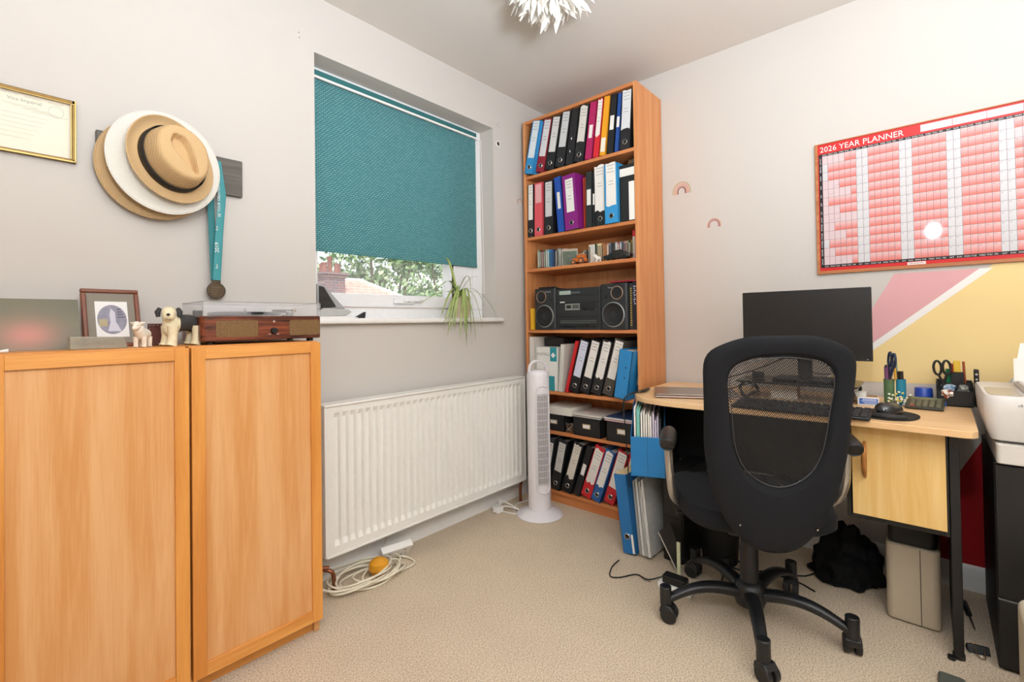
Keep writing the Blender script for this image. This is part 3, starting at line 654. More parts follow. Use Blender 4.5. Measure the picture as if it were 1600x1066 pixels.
for zz in (.071, .150, .190): b.box(bx + .004, bx + .007, -.556, -.272, z + zz, z + zz + .004)
b.out('seam', BLK, bb, kind='stuff')
B().box(bx + .002, bx + .006, -.372, -.295, z + .198, z + .220).out('display', mat('#a9b8ac', .3), bb, bevel=.001)
B().box(bx + .002, bx + .006, -.432, -.374, z + .204, z + .212).out('tuner_scale', mat('#5e6466', .3), bb)
B().box(bx + .001, bx + .006, -.430, -.335, z + .110, z + .146).out('tape_panel', mat('#8f9189', .4), bb, bevel=.001)
b = B()
for k in range(6): b.box(bx - .0005, bx + .001, -.425 + k * .007, -.4215 + k * .007, z + .118, z + .14)
b.out('equaliser_slider', BLK, bb, kind='stuff'); B().rbox(bx - .001, bx + .001, -.375, -.345, z + .120, z + .138, .0008).out('tape_window', BLK, bb)
for yy in (-.462, -.505): B().lathe([(.0, .004), (.020, .004), (.022, 0)], 24, cap=False, T=basis((bx + .004, yy, z + .128), (0, 1, 0), (0, 0, 1), (-1, 0, 0))).out('dial', GB2, bb)
for k, zz in enumerate((.040, .050)): B().tube([(bx + .003, -.300, z + zz), (bx + .0, -.414, z + zz - .002), (bx + .003, -.535, z + zz)], .0022, 8).out('control_strip', mat('#7e817f', .35, metal=.5), bb)
b = B()
for k in range(14): b.box(bx + .001, bx + .006, -.305 - k * .017, -.293 - k * .017, z + .014, z + .024)
b.out('button_row', GB2, bb, kind='stuff')
B().box(bx + .001, bx + .006, -.330, -.300, z + .152, z + .160).out('name_badge', mat('#c8c8c4', .5), bb)
B().tube([(bx + .03, -.27, z + .236), (bx + .03, -.25, z + .246), (bx + .03, -.13, z + .247)], .006, 8).out('carry_handle', GB2, bb)
solo(B().box(-.30, -.16, -.1050, -.0780, z + .0006, z + .128), 'paperback', mat('#eab21f', .5), 'thin yellow paperback standing left of the boombox', 'book', bevel=.001)
solo(B().box(-.290, -.11, -.7430, -.7265, z + .0006, z + .238), 'book', [mat('#23292c', .5, noise=.6, nscale=90)], 'dark patterned book with gold spine dots right of boombox', 'book', 'books right of the boombox')
b = B()
for k in range(16): b.box(-.2908, -.29, -.7390, -.7310, z + .02 + k * .0125, z + .0275 + k * .0125)
bpy.data.objects['book'] and b.out('spine_dots', mat('#bfa04a', .4, metal=.5), bpy.data.objects['book'], kind='stuff', world=True)
ob2 = solo(B().box(-.290, -.11, -.7680, -.7440, z + .0006, z + .245), 'book', [mat('#1b1520', .4)], 'black and purple book with white lettering against the bookcase side', 'book', 'books right of the boombox')
b = B(); 
for k in range(9): b.box(-.2906, -.29, -.762 + (k % 2) * .006, -.752 + (k % 3) * .002, z + .13 + k * .011, z + .136 + k * .011)
b.out('spine_pattern', mat('#b5aec8', .5), ob2, kind='stuff', smooth=False)
solo(B().box(-.30, -.12, -.768, -.62, z + .2465, z + .2545), 'magazine', mat('#8e1f2c', .5), 'thin dark red magazine lying across the tops of the books', 'magazine')

# ---- shelf 5: files
z = SH[4]
binder(-.100, .040, z, .5, .312, '#ded6cc', 'off white file with pink edge at left end of fifth shelf', lab=None, kind='ring')
t = thing('white_magazine_box', 'white box with teal square logo behind the tower fan', 'magazine file', (-.285, -.262, z + .001))
B().box(0, .24, 0, .154, 0, .252).out('case', PAPER, t, world=False, bevel=.001)
B().box(-.0008, 0, .005, .052, .17, .252).out('teal_panel', mat('#2f9aa4', .5), t, world=False, smooth=False)
B().box(-.0008, 0, .022, .062, 0, .085).out('teal_panel', mat('#2f9aa4', .5), t, world=False, smooth=False)
b = B(); text(b, 'ROMALL', .026, basis((-.001, .150, .202), (0, -1, 0), (0, 0, 1), (-1, 0, 0))); b.out('lettering', mat('#9a948c', .6), t, world=False, smooth=False)
B().prism([(.030, .19), (.046, .206), (.030, .222), (.014, .206)], -.0016, -.0008, 0).out('diamond_logo', PAPER, t, world=False, smooth=False)
solo(B().box(-.22, -.03, -.262, -.12, z + .256, z + .305), 'document_box', BLK2, 'flat dark box lying on the white box, fifth shelf', 'box')
binder(-.303, .034, z, 5, .270, '#d6d2c8', 'pale grey card file between white box and red file', kind='ring', lab=None)
binder(-.339, .022, z, 15, .298, '#cf1f26', 'slim red file leaning right, fifth shelf', kind='ring', lab=None)
binder(-.406, .064, z, 16, .300, K, 'black file with lilac tinted label beside the slim red file', lab=(.30, .98), labc='#d7d9ea')
binder(-.477, .064, z, 16, .300, K, 'black file with white label and blue scribbles, middle of fifth shelf', lab=(.30, .98))
binder(-.548, .064, z, 16, .300, K, 'black file with folded white label, left of speckled file', lab=(.32, .97), torn=True)
binder(-.620, .063, z, 15.6, .306, 'speckle', 'black and white speckled lever arch file on fifth shelf', lab=(.30, .97), labc='#ebe6dc')
t = binder(-.729, .074, z, 9.2, .250, '#2a86c2', 'bright blue magazine file with small spine sticker at right of fifth shelf', kind='mag', lab=None, x=-.345)
B().box(.09, .115, -.0008, 0, .07, .16).out('sticker', PAPER, t, world=False, smooth=False)
b = B().cyl((-.0008, .028, .162), (0, .028, .162), .004, n=10).cyl((-.0008, .028, .11), (0, .028, .11), .004, n=10); b.out('eyelet', DGREY, t, world=False)
# ---- shelf 6: black storage boxes
z = SH[5]
def storebox(y0_, y1_, h_, label, x=-.295, papers=True):
    t = thing('storage_box', label, 'storage box', (x, (y0_ + y1_) / 2, z + .001)); hw = (y1_ - y0_) / 2
    B().box(0, .26, -hw, hw, 0, .003).box(0, .003, -hw, hw, 0, h_).box(.257, .26, -hw, hw, 0, h_).box(0, .26, -hw, -hw + .003, 0, h_).box(0, .26, hw - .003, hw, 0, h_).out('box', BLK2, t, world=False)
    B().ring((-.001, 0, h_ * .52), (1, 0, 0), .0, .001) if False else None
    f_ = B().box(-.0018, 0, -.026, .026, h_ * .40, h_ * .68).out('label_holder', mat('#b9a070', .3, metal=.7), t, world=False, bevel=.0006)
    B().box(-.0022, -.0018, -.021, .021, h_ * .45, h_ * .63).out('label_card', PAPER, f_, world=False)
    return t
storebox(-.300, -.150, .092, 'black label fronted storage box partly behind the tower fan', x=-.28)
storebox(-.545, -.370, .100, 'middle black storage box with brass label holder on sixth shelf')
storebox(-.760, -.585, .105, 'right hand black storage box with brass label holder on sixth shelf', x=-.30)
def sheets(x, y, z_, w, d, n_, label, cols, rz=0, name='paper_stack', cat='papers'):
    t = thing(name, label, cat, (x, y, z_), rz); R_ = random.Random(int(abs(y) * 999)); zz = 0
    for k in range(n_):
        h_ = R_.choice((.002, .003, .0045)); o_ = R_.uniform(-.006, .006)
        B().box(-d / 2 + o_, d / 2 + o_, -w / 2 - o_ / 2, w / 2 - o_ / 2, zz, zz + h_).out('sheet', mat(cols[k % len(cols)], .75), t, world=False); zz += h_ + .0002
sheets(-.172, -.459, z + .1015, .185, .245, 5, 'loose papers and a black folder across the middle storage box', ['#222222', '#d8d2c8', '#222224', '#cfc8bd', '#dcd6cc'])
sheets(-.175, -.672, z + .1065, .190, .250, 6, 'papers topped by a navy notebook on right storage box', ['#e2b9bb', '#d9d4ca', '#c9a3a6', '#efe9df', '#e8e2d6', '#253f68'])
solo(B().rbox(-.285, -.07, -.355, -.150, z + .0945, z + .14, .006), 'white_box', PAPER2, 'low white cardboard box on the left storage box', 'box', bevel=.002)
b = B(); R = random.Random(2)
for k in range(9):
    p = [(-.272 + R.uniform(-.012, .012), -.335 + R.uniform(-.026, .026), z + .006 + R.uniform(0, .05)) for _ in range(4)]; b.tube(p, .0022, 6, k % 2)
solo(b, 'key_bundle', [mat('#5b4234', .5), CHROME], 'tangled bundle of keys and cords between the black boxes', 'keys')
# ---- bottom shelf
z = SH[6]
binder(-.190, .064, z, 11, .300, '#2c2f30', 'dark grey file at left end of bottom shelf behind fan', lab=(.3, .9))
binder(-.266, .064, z, 13, .300, K, 'black file with framed white label just right of the fan, bottom shelf', lab=(.36, .93), labc='#d5d0c6')
binder(-.345, .066, z, 18, .302, K, 'black file with pale label and loose tab, bottom shelf', lab=(.30, .96), torn=True, labc='#e0d8c8')
binder(-.402, .040, z, 19, .298, K, 'slim black ring binder with small white sticker, bottom shelf', kind='ring', lab=(.42, .64), labw=.55)
binder(-.474, .064, z, 19.5, .305, '#c8202b', 'red lever arch file with white paper on spine, bottom shelf', lab=(.30, .93), torn=True, labw=.8)
binder(-.540, .056, z, 19.5, .300, '#235c9c', 'blue lever arch file leaning against the red ones, bottom shelf', lab=(.30, .95), torn=True, labw=.75, x=-.31)
binder(-.616, .062, z, 18.2, .300, '#c8242e', 'red lever arch file with scribbled label beside the blue one, bottom shelf', lab=(.30, .97), labw=.8)
binder(-.686, .054, z, 16.4, .296, '#b81f2a', 'red file with small label at right of bottom shelf', lab=(.55, .93), labw=.6)
# ================================================================== LEFT CABINETS
def cabinet(xa, xb, label, dxa=.0, dxb=.0):
    t = thing('oak_cabinet', label, 'cabinet', ((xa + xb) / 2, -.16, 0)); z1 = .985
    B().box(xa, xb, -.300, -.016, z1 - .018, z1).out('top_panel', OAKH, t, bevel=.001)
    B().box(xa, xa + .018, -.296, -.016, 0, z1 - .018).out('side_panel', OAKV, t, bevel=.001)
    B().box(xb - .018, xb, -.296, -.016, 0, z1 - .018).out('side_panel', OAKV, t, bevel=.001)
    B().box(xa + .018, xb - .018, -.275, -.020, .05, .068).out('bottom_panel', OAKH, t)
    B().box(xa + .018, xb - .018, -.022, -.017, .06, z1 - .02).out('back_panel', OAKV, t)
    B().box(xa + .018, xb - .018, -.282, -.266, 0, .05).out('plinth', OAKH, t)
    d0, d1, st = xa + dxa, xb - dxb, .034; zb, zt = .047, z1 - .004
    y0_, y1_ = -.322, -.302
    d = B().box(d0, d0 + st, y0_, y1_, zb, zt).out('door', OAKF, t, bevel=.0012)
    B().box(d1 - st, d1, y0_, y1_, zb, zt).out('door_stile', OAKF, d, bevel=.0012)
    B().box(d0 + st, d1 - st, y0_ + .0005, y1_, zb, zb + st + .003).out('door_rail', OAKH, d, bevel=.0012)
    B().box(d0 + st, d1 - st, y0_ + .0005, y1_, zt - st, zt).out('door_rail', OAKH, d, bevel=.0012)
    B().box(d0 + st, d1 - st, y0_ + .008, y1_, zb + st, zt - st).out('door_panel', OAKV, d)
    for zz in (.18, .80): B().box(d0 + .004, d0 + .016, -.302, -.29, zz, zz + .03).out('hinge', CHROME, t)
    return t
cabinet(-2.497, -2.112, 'left oak veneer cabinet with framed door, partly cut by picture edge', dxb=-.003)
cabinet(-2.104, -1.727, 'right oak veneer cabinet with framed door, next to the radiator', dxa=.001)
ZC = .9855
# ---- leaning picture panel (softly blurred print)
t = thing('leaning_picture', 'unframed olive grey picture with soft pink blur leaning at left end of cabinet', 'picture', (-2.432, -.175, ZC), (math.radians(-30), 0, 0))
b = B(); b.c = []; nx, nz = 20, 12; Wd, Hd = .235, .156
vs = [(-.12 + Wd * i / nx + (.012 if False else 0), 0, Hd * j / nz) for j in range(nz + 1) for i in range(nx + 1)]
def pc(i, j):
    u, v = i / nx, j / nz; g_ = Vector(hx('#7f7862')); g2 = Vector(hx('#6c6a5a')); p = Vector(hx('#c08476'))
    w_ = math.exp(-((u - .57) ** 2 / .045 + (v - .30) ** 2 / .06)); base = g_.lerp(g2, (abs(u - .5) + abs(v - .5)) * .9); return base.lerp(p, w_)
fs = []
for j in range(nz):
    for i in range(nx): fs.append((j * (nx + 1) + i, j * (nx + 1) + i + 1, (j + 1) * (nx + 1) + i + 1, (j + 1) * (nx + 1) + i)); b.c.append([pc(i, j), pc(i + 1, j), pc(i + 1, j + 1), pc(i, j + 1)])
b.add(vs, fs).out('print_face', vcol_mat('soft_print', .35), t, world=False, smooth=False)
B().box(-.12, -.12 + Wd, .0006, .004, 0, Hd).out('board', mat('#5e5c50', .6), t, world=False)
# ---- framed photograph
t = thing('photo_frame', 'reddish brown wooden frame with grey mount and circular photograph', 'picture frame', (-2.236, -.095, ZC), (math.radians(-14), 0, math.radians(6)))
w_, h_ = .068, .176; F = mat('#7a452c', .35, noise=.3, nscale=120)
B().box(-w_, w_, 0, .012, 0, .012).box(-w_, w_, 0, .012, h_ - .012, h_).box(-w_, -w_ + .012, 0, .012, .012, h_ - .012).box(w_ - .012, w_, 0, .012, .012, h_ - .012).out('frame', F, t, world=False, bevel=.003)
B().box(-w_ + .01, w_ - .01, .005, .009, .01, h_ - .01).out('mount', mat('#8d8578', .8), t, world=False)
B().box(-.038, .038, .0035, .005, .030, .138).out('photo', mat('#e9e6e2', .4), t, world=False)
b = B().lathe([(0, 0), (.037, 0), (.037, .0004), (0, .0004)], 36, cap=False, T=TL(0, .083, .0032) @ Matrix.Diagonal((.93, 1.2, 1, 1))); b.out('round_picture', mat('#8d8a98', .4, noise=.5, nscale=60), t, world=False, smooth=False)
B().prism([(-.012, .047), (.020, .047), (.008, .075), (.007, .105), (-.002, .116), (-.006, .100), (-.005, .075)], .0022, .0026, 1).out('pale_figure', mat('#c9c6d0', .4), t, world=False, smooth=False)
b = B()
for k in range(4): b.box(.012, .030 - k * .003, .0022, .0026, .088 + k * .008, .092 + k * .008)
b.out('picture_detail', mat('#5b5668', .5), t, world=False, smooth=False, kind='stuff'); B().box(-.031, -.012, .0022, .0026, .062, .084).out('picture_patch', mat('#b0a07c', .5), t, world=False, smooth=False)
# ---- glass award block
t = thing('glass_block', 'low frosted glass block with engraved wavy line in front of photo frame', 'ornament', (-2.287, -.215, ZC), math.radians(3))
GL = mat('#c9c4b2', .12, trans=.55, noise=.2, nscale=80)
B().prism([(-.060, 0), (.058, 0), (.050, .030), (-.060, .034)], -.018, .018, 1).out('block', GL, t, world=False, bevel=.002)
R = random.Random(5); b = B()
for s_ in range(3): b.tube([(-.045 + .01 * k, -.0185, .010 + s_ * .006 + R.uniform(-.002, .002)) for k in range(10)], .0006, 4)
b.out('engraving', mat('#8f8b7c', .6), t, world=False)
solo(B().tube([(-2.473, -.27, ZC + .004), (-2.455, -.272, ZC + .005)], [.002, .0045], 8), 'white_figurine', WHITE, 'tiny white object at far left front of cabinet top', 'ornament')
# ---- goat like sheep figurine
sheep((-2.194, -.222, ZC), math.radians(-122), .98, 'white horned sheep figurine in front of the framed photograph', '#efe8da', '#eadcc8')
# ---- sheepdog figurine
t = thing('dog_figurine', 'shaggy sheepdog figurine with cream head and charcoal back', 'figurine', (-2.106, -.215, ZC), math.radians(-158))
CR, CH_ = mat('#e6d9b4', .6, bump=.5, bscale=300), mat('#393837', .7, bump=.6, bscale=300)
els = [((.020, 0, .064), .07, (.60, .52, .62)), ((-.004, 0, .068), .07, (.62, .56, .60)), ((-.034, 0, .066), .068, (.60, .56, .62)), ((-.046, 0, .058), .05, (.5, .6, .6)), ((.026, 0, .048), .05, (.55, .62, .75)), ((.028, .004, .078), .045, (.6, .6, .7))]
bd = meta('body', els, [CR, CH_], t, res=.0035, pick=lambda c: 1 if (c[0] < .012 and c[2] > .036 + .25 * max(0, c[0] + .01)) else 0)
hx_, hy_ = .036, .008; ux, uy = .60, .80
meta('head', [((hx_, hy_, .093), .054, (.56, .56, .56)), ((hx_ + ux * .012, hy_ + uy * .012, .084), .042, (.55, .55, .5)), ((hx_, hy_, .101), .040, (.6, .6, .45))], [CR], t, res=.003)
for x, y, c_ in ((.024, -.019, CR), (.032, .019, CR), (-.048, -.018, CR), (-.040, .019, CR)):
    B().tube([(x, y, .058), (x + .001, y, .03), (x + .003, y, .010), (x + .006, y, .0)], [.0145, .0115, .0125, .0155], 14).out('leg', c_, t, world=False)
for s_ in (-1, 1):
    ex, ey = hx_ - uy * .0205 * s_, hy_ + ux * .0205 * s_
    B().tube([(ex, ey, .110), (ex - uy * .006 * s_, ey + ux * .006 * s_, .098), (ex - uy * .004 * s_, ey + ux * .004 * s_, .084)], [.005, .0075, .005], 10).out('ear', CH_, t, world=False)
B().lathe([(0, -.004), (.0042, -.002), (.005, .001), (0, .004)], 12, cap=False, T=Matrix.Translation((hx_ + ux * .0315, hy_ + uy * .0315, .0905))).out('nose', BLK, t, world=False)
B().tube([(hx_ + ux * .029 + uy * .007, hy_ + uy * .029 - ux * .007, .078), (hx_ + ux * .031, hy_ + uy * .031, .0765), (hx_ + ux * .029 - uy * .007, hy_ + uy * .029 + ux * .007, .078)], .0011, 6).out('mouth', mat('#7a5c40', .6), t, world=False)
# beaded ornament behind dog
t = thing('beaded_box', 'small reddish brown box edged with silver beads behind the dog figurine', 'ornament', (-2.135, -.135, ZC))
B().box(-.030, .022, -.006, .012, 0, .066).out('box', mat('#5e2c24', .5), t, bevel=.001, world=False)
b = B()
for k in range(7):
    for xx in (-.027, .018): b.lathe([(0, -.003), (.003, 0), (0, .003)], 8, cap=False, T=Matrix.Translation((xx, -.008, .006 + k * .009)))
for k in range(5): b.lathe([(0, -.003), (.003, 0), (0, .003)], 8, cap=False, T=Matrix.Translation((-.018 + k * .009, -.008, .060))).lathe([(0, -.003), (.003, 0), (0, .003)], 8, cap=False, T=Matrix.Translation((-.018 + k * .009, -.008, .006)))
b.out('bead_trim', CHROME, t, world=False, kind='stuff')

# ---- record player
t = thing('record_player', 'walnut record player with clear lid on right oak cabinet', 'record player', (-1.873, -.155, ZC))
X0, X1, Y0, Y1, Z0, Z1 = -2.062, -1.693, -.265, -.045, ZC + .010, ZC + .086
B().rbox(X0, X1, Y0, Y1, Z0, Z1, .018).out('body', WALNUT, t, bevel=.002)
for x in (X0 + .03, X1 - .03):
    for y in (Y0 + .03, Y1 - .03): B().cyl((x, y, ZC), (x, y, Z0), .011, n=14).out('foot', BLK, t)
GRL = grille_mat('speaker_grille', '#a8824a', '#3a2412', 260)
B().rbox(-.060, .060, -.026, .026, 0, .0012, .008, T=TL(-1.965, ZC + .047, Y0 + .0004)).out('speaker_grille', GRL, t)
B().rbox(-.052, .052, -.026, .026, 0, .0012, .008, T=TL(-1.755, ZC + .047, Y0 + .0004)).out('speaker_grille', GRL, t)
B().lathe([(0, .010), (.009, .010), (.011, 0)], 20, cap=False, T=TL(-1.857, ZC + .038, Y0)).out('volume_knob', BLK, t)
b = B().box(-1.860, -1.852, Y0 - .0006, Y0, ZC + .068, ZC + .0695).box(-1.857, -1.8555, Y0 - .0006, Y0, ZC + .065, ZC + .073).box(-1.874, -1.866, Y0 - .0006, Y0, ZC + .026, ZC + .0275).box(-1.848, -1.840, Y0 - .0006, Y0, ZC + .026, ZC + .0275)
b.out('knob_marking', mat('#d8d4cc', .5), t, smooth=False, kind='stuff')
B().lathe([(0, Z1 + .004), (.105, Z1 + .004), (.108, Z1 + .007), (.108, Z1 + .013), (.100, Z1 + .015), (0, Z1 + .015)], 48, cap=False, T=Matrix.Translation((-1.905, -.155, 0))).out('platter', mat('#161616', .35), t)
B().cyl((-1.905, -.155, Z1 + .015), (-1.905, -.155, Z1 + .027), .0035, n=10).out('spindle', CHROME, t)
a = B().cyl((-1.735, -.10, Z1), (-1.735, -.10, Z1 + .018), .013).tube([(-1.715, -.085, Z1 + .024), (-1.735, -.10, Z1 + .025), (-1.80, -.175, Z1 + .022)], .0032, 8)
a.out('tonearm', mat('#8f8c86', .3, metal=.7), t)
B().rbox(-1.825, -1.785, -.195, -.165, Z1 + .014, Z1 + .024, .006).out('headshell', BLK, t)
B().cyl((-1.712, -.082, Z1 + .018), (-1.712, -.082, Z1 + .030), .009).out('counterweight', mat('#a9926c', .3, metal=.6), t)
B().box(-2.03, -2.008, -.075, -.050, Z1, Z1 + .022).box(-1.745, -1.723, -.075, -.050, Z1, Z1 + .006).out('lid_hinge', BLK, t, bevel=.001)
lz0, lz1, e = Z1 + .001, Z1 + .044, .0025
B().box(X0 + .004, X1 - .004, Y0 + .004, Y0 + .004 + e, lz0, lz1).box(X0 + .004, X1 - .004, Y1 - .006, Y1 - .006 + e, lz0, lz1).box(X0 + .004, X0 + .004 + e, Y0 + .004, Y1 - .004, lz0, lz1).box(X1 - .004 - e, X1 - .004, Y0 + .004, Y1 - .004, lz0, lz1).box(X0 + .004, X1 - .004, Y0 + .004, Y1 - .004, lz1, lz1 + e).out('clear_lid', glass_mat('#e8e8ea', mixf=.82), t)
b = B(); xs0, xs1, ys0, ys1 = X0 + .004, X1 - .004, Y0 + .004, Y1 - .004
b.tube([(xs0, ys0, lz1), (xs1, ys0, lz1), (xs1, ys1, lz1), (xs0, ys1, lz1)], .0011, 6, closed=True).tube([(xs1, ys0, lz0), (xs1, ys0, lz1)], .001, 6).tube([(xs0, ys0, lz0), (xs0, ys0, lz1)], .001, 6)
b.out('lid_edge', mat('#9c9a96', .2), t)

# ---- certificate
t = thing('framed_certificate', 'old printed certificate in narrow gold frame at upper left of wall', 'picture frame', (-2.50, -.001, 1.52))
cx0, cx1, cz0, cz1 = -2.70, -2.310, 1.524, 1.706
GD = mat('#7b5f2a', .35, metal=.5, noise=.3, nscale=60); GD2 = mat('#b89a58', .3, metal=.5)
fr = B(); f2 = B(); e = .0105
for s_ in (0, 1):
    b_ = (B(), B())
fr.box(cx0, cx1, -.016, -.001, cz0, cz0 + e).box(cx0, cx1, -.016, -.001, cz1 - e, cz1).box(cx0, cx0 + e, -.016, -.001, cz0, cz1).box(cx1 - e, cx1, -.016, -.001, cz0, cz1).out('frame', GD, t, bevel=.002)
f2.box(cx0, cx1, -.0185, -.016, cz0 + .001, cz0 + .004).box(cx1 - .004, cx1 - .001, -.0185, -.016, cz0, cz1).box(cx0, cx1, -.018, -.014, cz1 - .012, cz1 - .0105).box(cx1 - .0125, cx1 - .0105, -.018, -.014, cz0 + .01, cz1 - .01).out('gilt_edge', GD2, t)
B().box(cx0 + .008, cx1 - .008, -.006, -.002, cz0 + .008, cz1 - .008).out('certificate_paper', mat('#e9dfc9', .5, noise=.03, nscale=30), t)
b = B(); R = random.Random(9)
INK = mat('#8f9b8b', .6)
text(b, 'Vice Imperial', .013, TL(-2.450, 1.672, -.0064))
for k in range(3): b.tube([(-2.46 + .045 * k + .004 * i, -.0064, 1.690 - .002 * k + R.uniform(-.0018, .0018)) for i in range(9)], .0004, 4)
for k in range(4): b.tube([(-2.46 + .02 * k + .006 * i, -.0064, 1.662 - .004 * k + R.uniform(-.0012, .0012)) for i in range(13)], .0003, 4)
b.ring((-2.352, -.0064, 1.664), (0, 1, 0), .016, .0004, 24, 4)
for k in range(6): b.tube([(-2.48 + .0075 * i, -.0064, 1.636 - .013 * k + R.uniform(-.0008, .0008)) for i in range(16 - k)], .00022, 4)
b.out('certificate_print', INK, t, smooth=False, kind='stuff')

# ---- hat rack board, hats, medals
hb = thing('hat_board', 'dark grey wooden hook board on the wall behind the hats', 'coat rack', (-2.065, -.001, 1.507))
DW = wood('dark_grey_wood', '#4c4841', '#6a655c', 0, .6, 2)
B().box(-2.267, -1.863, -.018, -.001, 1.507, 1.638).out('board', DW, hb, bevel=.003)
for x in (-2.12, -1.955): B().tube([(x, -.018, 1.60), (x, -.035, 1.60), (x, -.042, 1.612), (x, -.040, 1.624)], .004, 8).out('hook', BLK, hb)
def straw(h):
    m = bpy.data.materials.new('straw'); m.use_nodes = True
    n = m.node_tree.nodes; L = m.node_tree.links; b = n['Principled BSDF']; b.inputs['Roughness'].default_value = .8; c = Vector(hx(h))
    tc = n.new('ShaderNodeTexCoord'); w = n.new('ShaderNodeTexWave'); w.bands_direction = 'Z'; w.inputs['Scale'].default_value = 75; w.inputs['Distortion'].default_value = 1.5; w.inputs['Detail'].default_value = 1
    w2 = n.new('ShaderNodeTexWave'); w2.bands_direction = 'X'; w2.inputs['Scale'].default_value = 75; w2.inputs['Distortion'].default_value = 1.5
    L.new(tc.outputs['Object'], w.inputs[0]); L.new(tc.outputs['Object'], w2.inputs[0]); mu = n.new('ShaderNodeMath'); mu.operation = 'MULTIPLY'
    L.new(w.outputs['Fac'], mu.inputs[0]); L.new(w2.outputs['Fac'], mu.inputs[1])
    mx = n.new('ShaderNodeMix'); mx.data_type = 'RGBA'; mx.inputs[6].default_value = tuple(c * .80) + (1,); mx.inputs[7].default_value = tuple(min(1, v * 1.12) for v in c) + (1,)
    L.new(mu.outputs[0], mx.inputs[0]); L.new(mx.outputs[2], b.inputs['Base Color'])
    bp = n.new('ShaderNodeBump'); bp.inputs['Strength'].default_value = .5; bp.inputs['Distance'].default_value = .001; L.new(mu.outputs[0], bp.inputs['Height']); L.new(bp.outputs[0], b.inputs['Normal']); return m
def hat(name, label, c, nrm, rx, ry, cr, cy_, hcr, col, band, dent=True, roll=0, up_=.0, texture=True, under=None):
    t = thing(name, label, 'hat', c); Nn = Vector(nrm).normalized(); X_ = Vector((1, 0, 0)); X_ = (X_ - Nn * X_.dot(Nn)).normalized(); Y_ = Nn.cross(X_)
    T = basis(c, X_, Y_, Nn) @ Matrix.Rotation(roll, 4, 'Z'); nA = 64
    vs = []; fs = []; rings = []
    # brim outer -> inner -> crown side -> crown top with teardrop dent
    def R_(k): return k
    prof = [(1.0, 0, 'b'), (.985, .004, 'b'), (.75, .001, 'b'), (.5, 0, 'b'), (.2, .001, 'b'), (0, .004, 'b')]
    for f_, z_, _ in prof: rings.append([(lambda a, f_=f_, z_=z_: ((cr + (rx - cr) * f_) * math.cos(a), (cy_ + (ry - cy_) * f_) * math.sin(a), z_ + up_ * f_ ** 2 * (abs(math.sin(a)) ** 2 * (1 if math.sin(a) > 0 else .35) + .25)))(2 * pi * i / nA) for i in range(nA)])
    for f_, s_ in ((.3, .965), (.6, .93), (.82, .89), (.95, .845), (1.0, .77)): rings.append([(cr * s_ * math.cos(2 * pi * i / nA) * (1 - .16 * f_ * max(0, -math.sin(2 * pi * i / nA))), cy_ * s_ * math.sin(2 * pi * i / nA), hcr * f_) for i in range(nA)])
    for f_ in (.70, .64, .58, .52, .46, .40, .33, .26, .19, .12, .05, .01):
        rg = []
        for i in range(nA):
            a = 2 * pi * i / nA; pin = 1 - .16 * max(0, -math.sin(a))
            x = cr * f_ * math.cos(a) * pin; y = cy_ * f_ * math.sin(a); z_ = hcr + .006 * (1 - f_ / .76)
            if dent:
                yy = y / (cy_ * .70); xx = x / (cr * .70); s1 = min(1, max(0, (yy + 1.0) / 1.75)); wdt = .66 * s1 ** .75 * math.sqrt(max(0, 1 - s1 ** 5))
                q = max(0, min(1, (1 - abs(xx) / wdt) * 2.2)) if wdt > .02 else 0
                q = q * q * (3 - 2 * q); z_ -= .026 * q
            rg.append((x, y, z_))
        rings.append(rg)
    for r_ in rings: vs += r_
    for i in range(len(rings) - 1):
        for k in range(nA): fs.append((i * nA + k, i * nA + (k + 1) % nA, (i + 1) * nA + (k + 1) % nA, (i + 1) * nA + k))
    fs.append([(len(rings) - 1) * nA + k for k in range(nA)])
    m_ = straw(col)
    o = B().add(vs, fs, 0, T).out('straw_body', m_, t)
    sm = o.modifiers.new('thick', 'SOLIDIFY'); sm.thickness = .0018; sm.offset = -1
    ss = o.modifiers.new('sub', 'SUBSURF'); ss.levels = ss.render_levels = 1
    if band:
        b = B(); b.lathe([(1, .004), (.975, .036)], 64, cap=False, T=T @ Matrix.Diagonal((cr * 1.02, cy_ * 1.02, 1, 1)))
        q = b.out('hat_band', mat(band, .6, bump=.3, bscale=500), t); s2 = q.modifiers.new('thick', 'SOLIDIFY'); s2.thickness = .0025; s2.offset = 1
    if up_ is not None:
        B().tube([T @ Vector(((rx) * math.cos(2 * pi * i / 64), ry * math.sin(2 * pi * i / 64), .001 + up_ * (abs(math.sin(2 * pi * i / 64)) ** 2 * (1 if i < 32 else .35) + .25))) for i in range(64)], .0019, 6, closed=True).out('brim_edge', m_, t)
    return t, T
hat('wide_brim_hat', 'tan straw hat at the back of the stack, only its lower left brim showing', (-2.122, -.042, 1.545), (-.05, -1, -.02), .152, .158, .072, .085, .010, '#cfac7c', None, dent=False, roll=.2, up_=-.010)
hat('panama_hat', 'white wide brimmed hat under the straw trilby', (-2.105, -.076, 1.560), (.02, -1, .0), .149, .160, .072, .085, .050, '#f1ece0', None, dent=False, roll=.3, up_=-.004)
t, T = hat('trilby_hat', 'golden straw trilby with black band and small green feather, front of the stack', (-2.098, -.100, 1.563), (.13, -1, .05), .112, .134, .080, .098, .105, '#dcb784', '#17120f', roll=.50, up_=.016)
R = random.Random(3); b = B()
for k in range(22):
    a = R.uniform(-1, 1); p0 = T @ Vector((.082, .012, .020)); p1 = p0 + Vector((R.uniform(.004, .022), -.012 * abs(a) - .004, R.uniform(-.022, .008)))
    b.strip([p0, (p0 + p1) / 2 + Vector((.002, -.004, .003)), p1], .0016, (0, .3, 1), taper=[1, 1.3, .2])
b.out('feather', mat('#7d8a55', .8), t, kind='stuff')
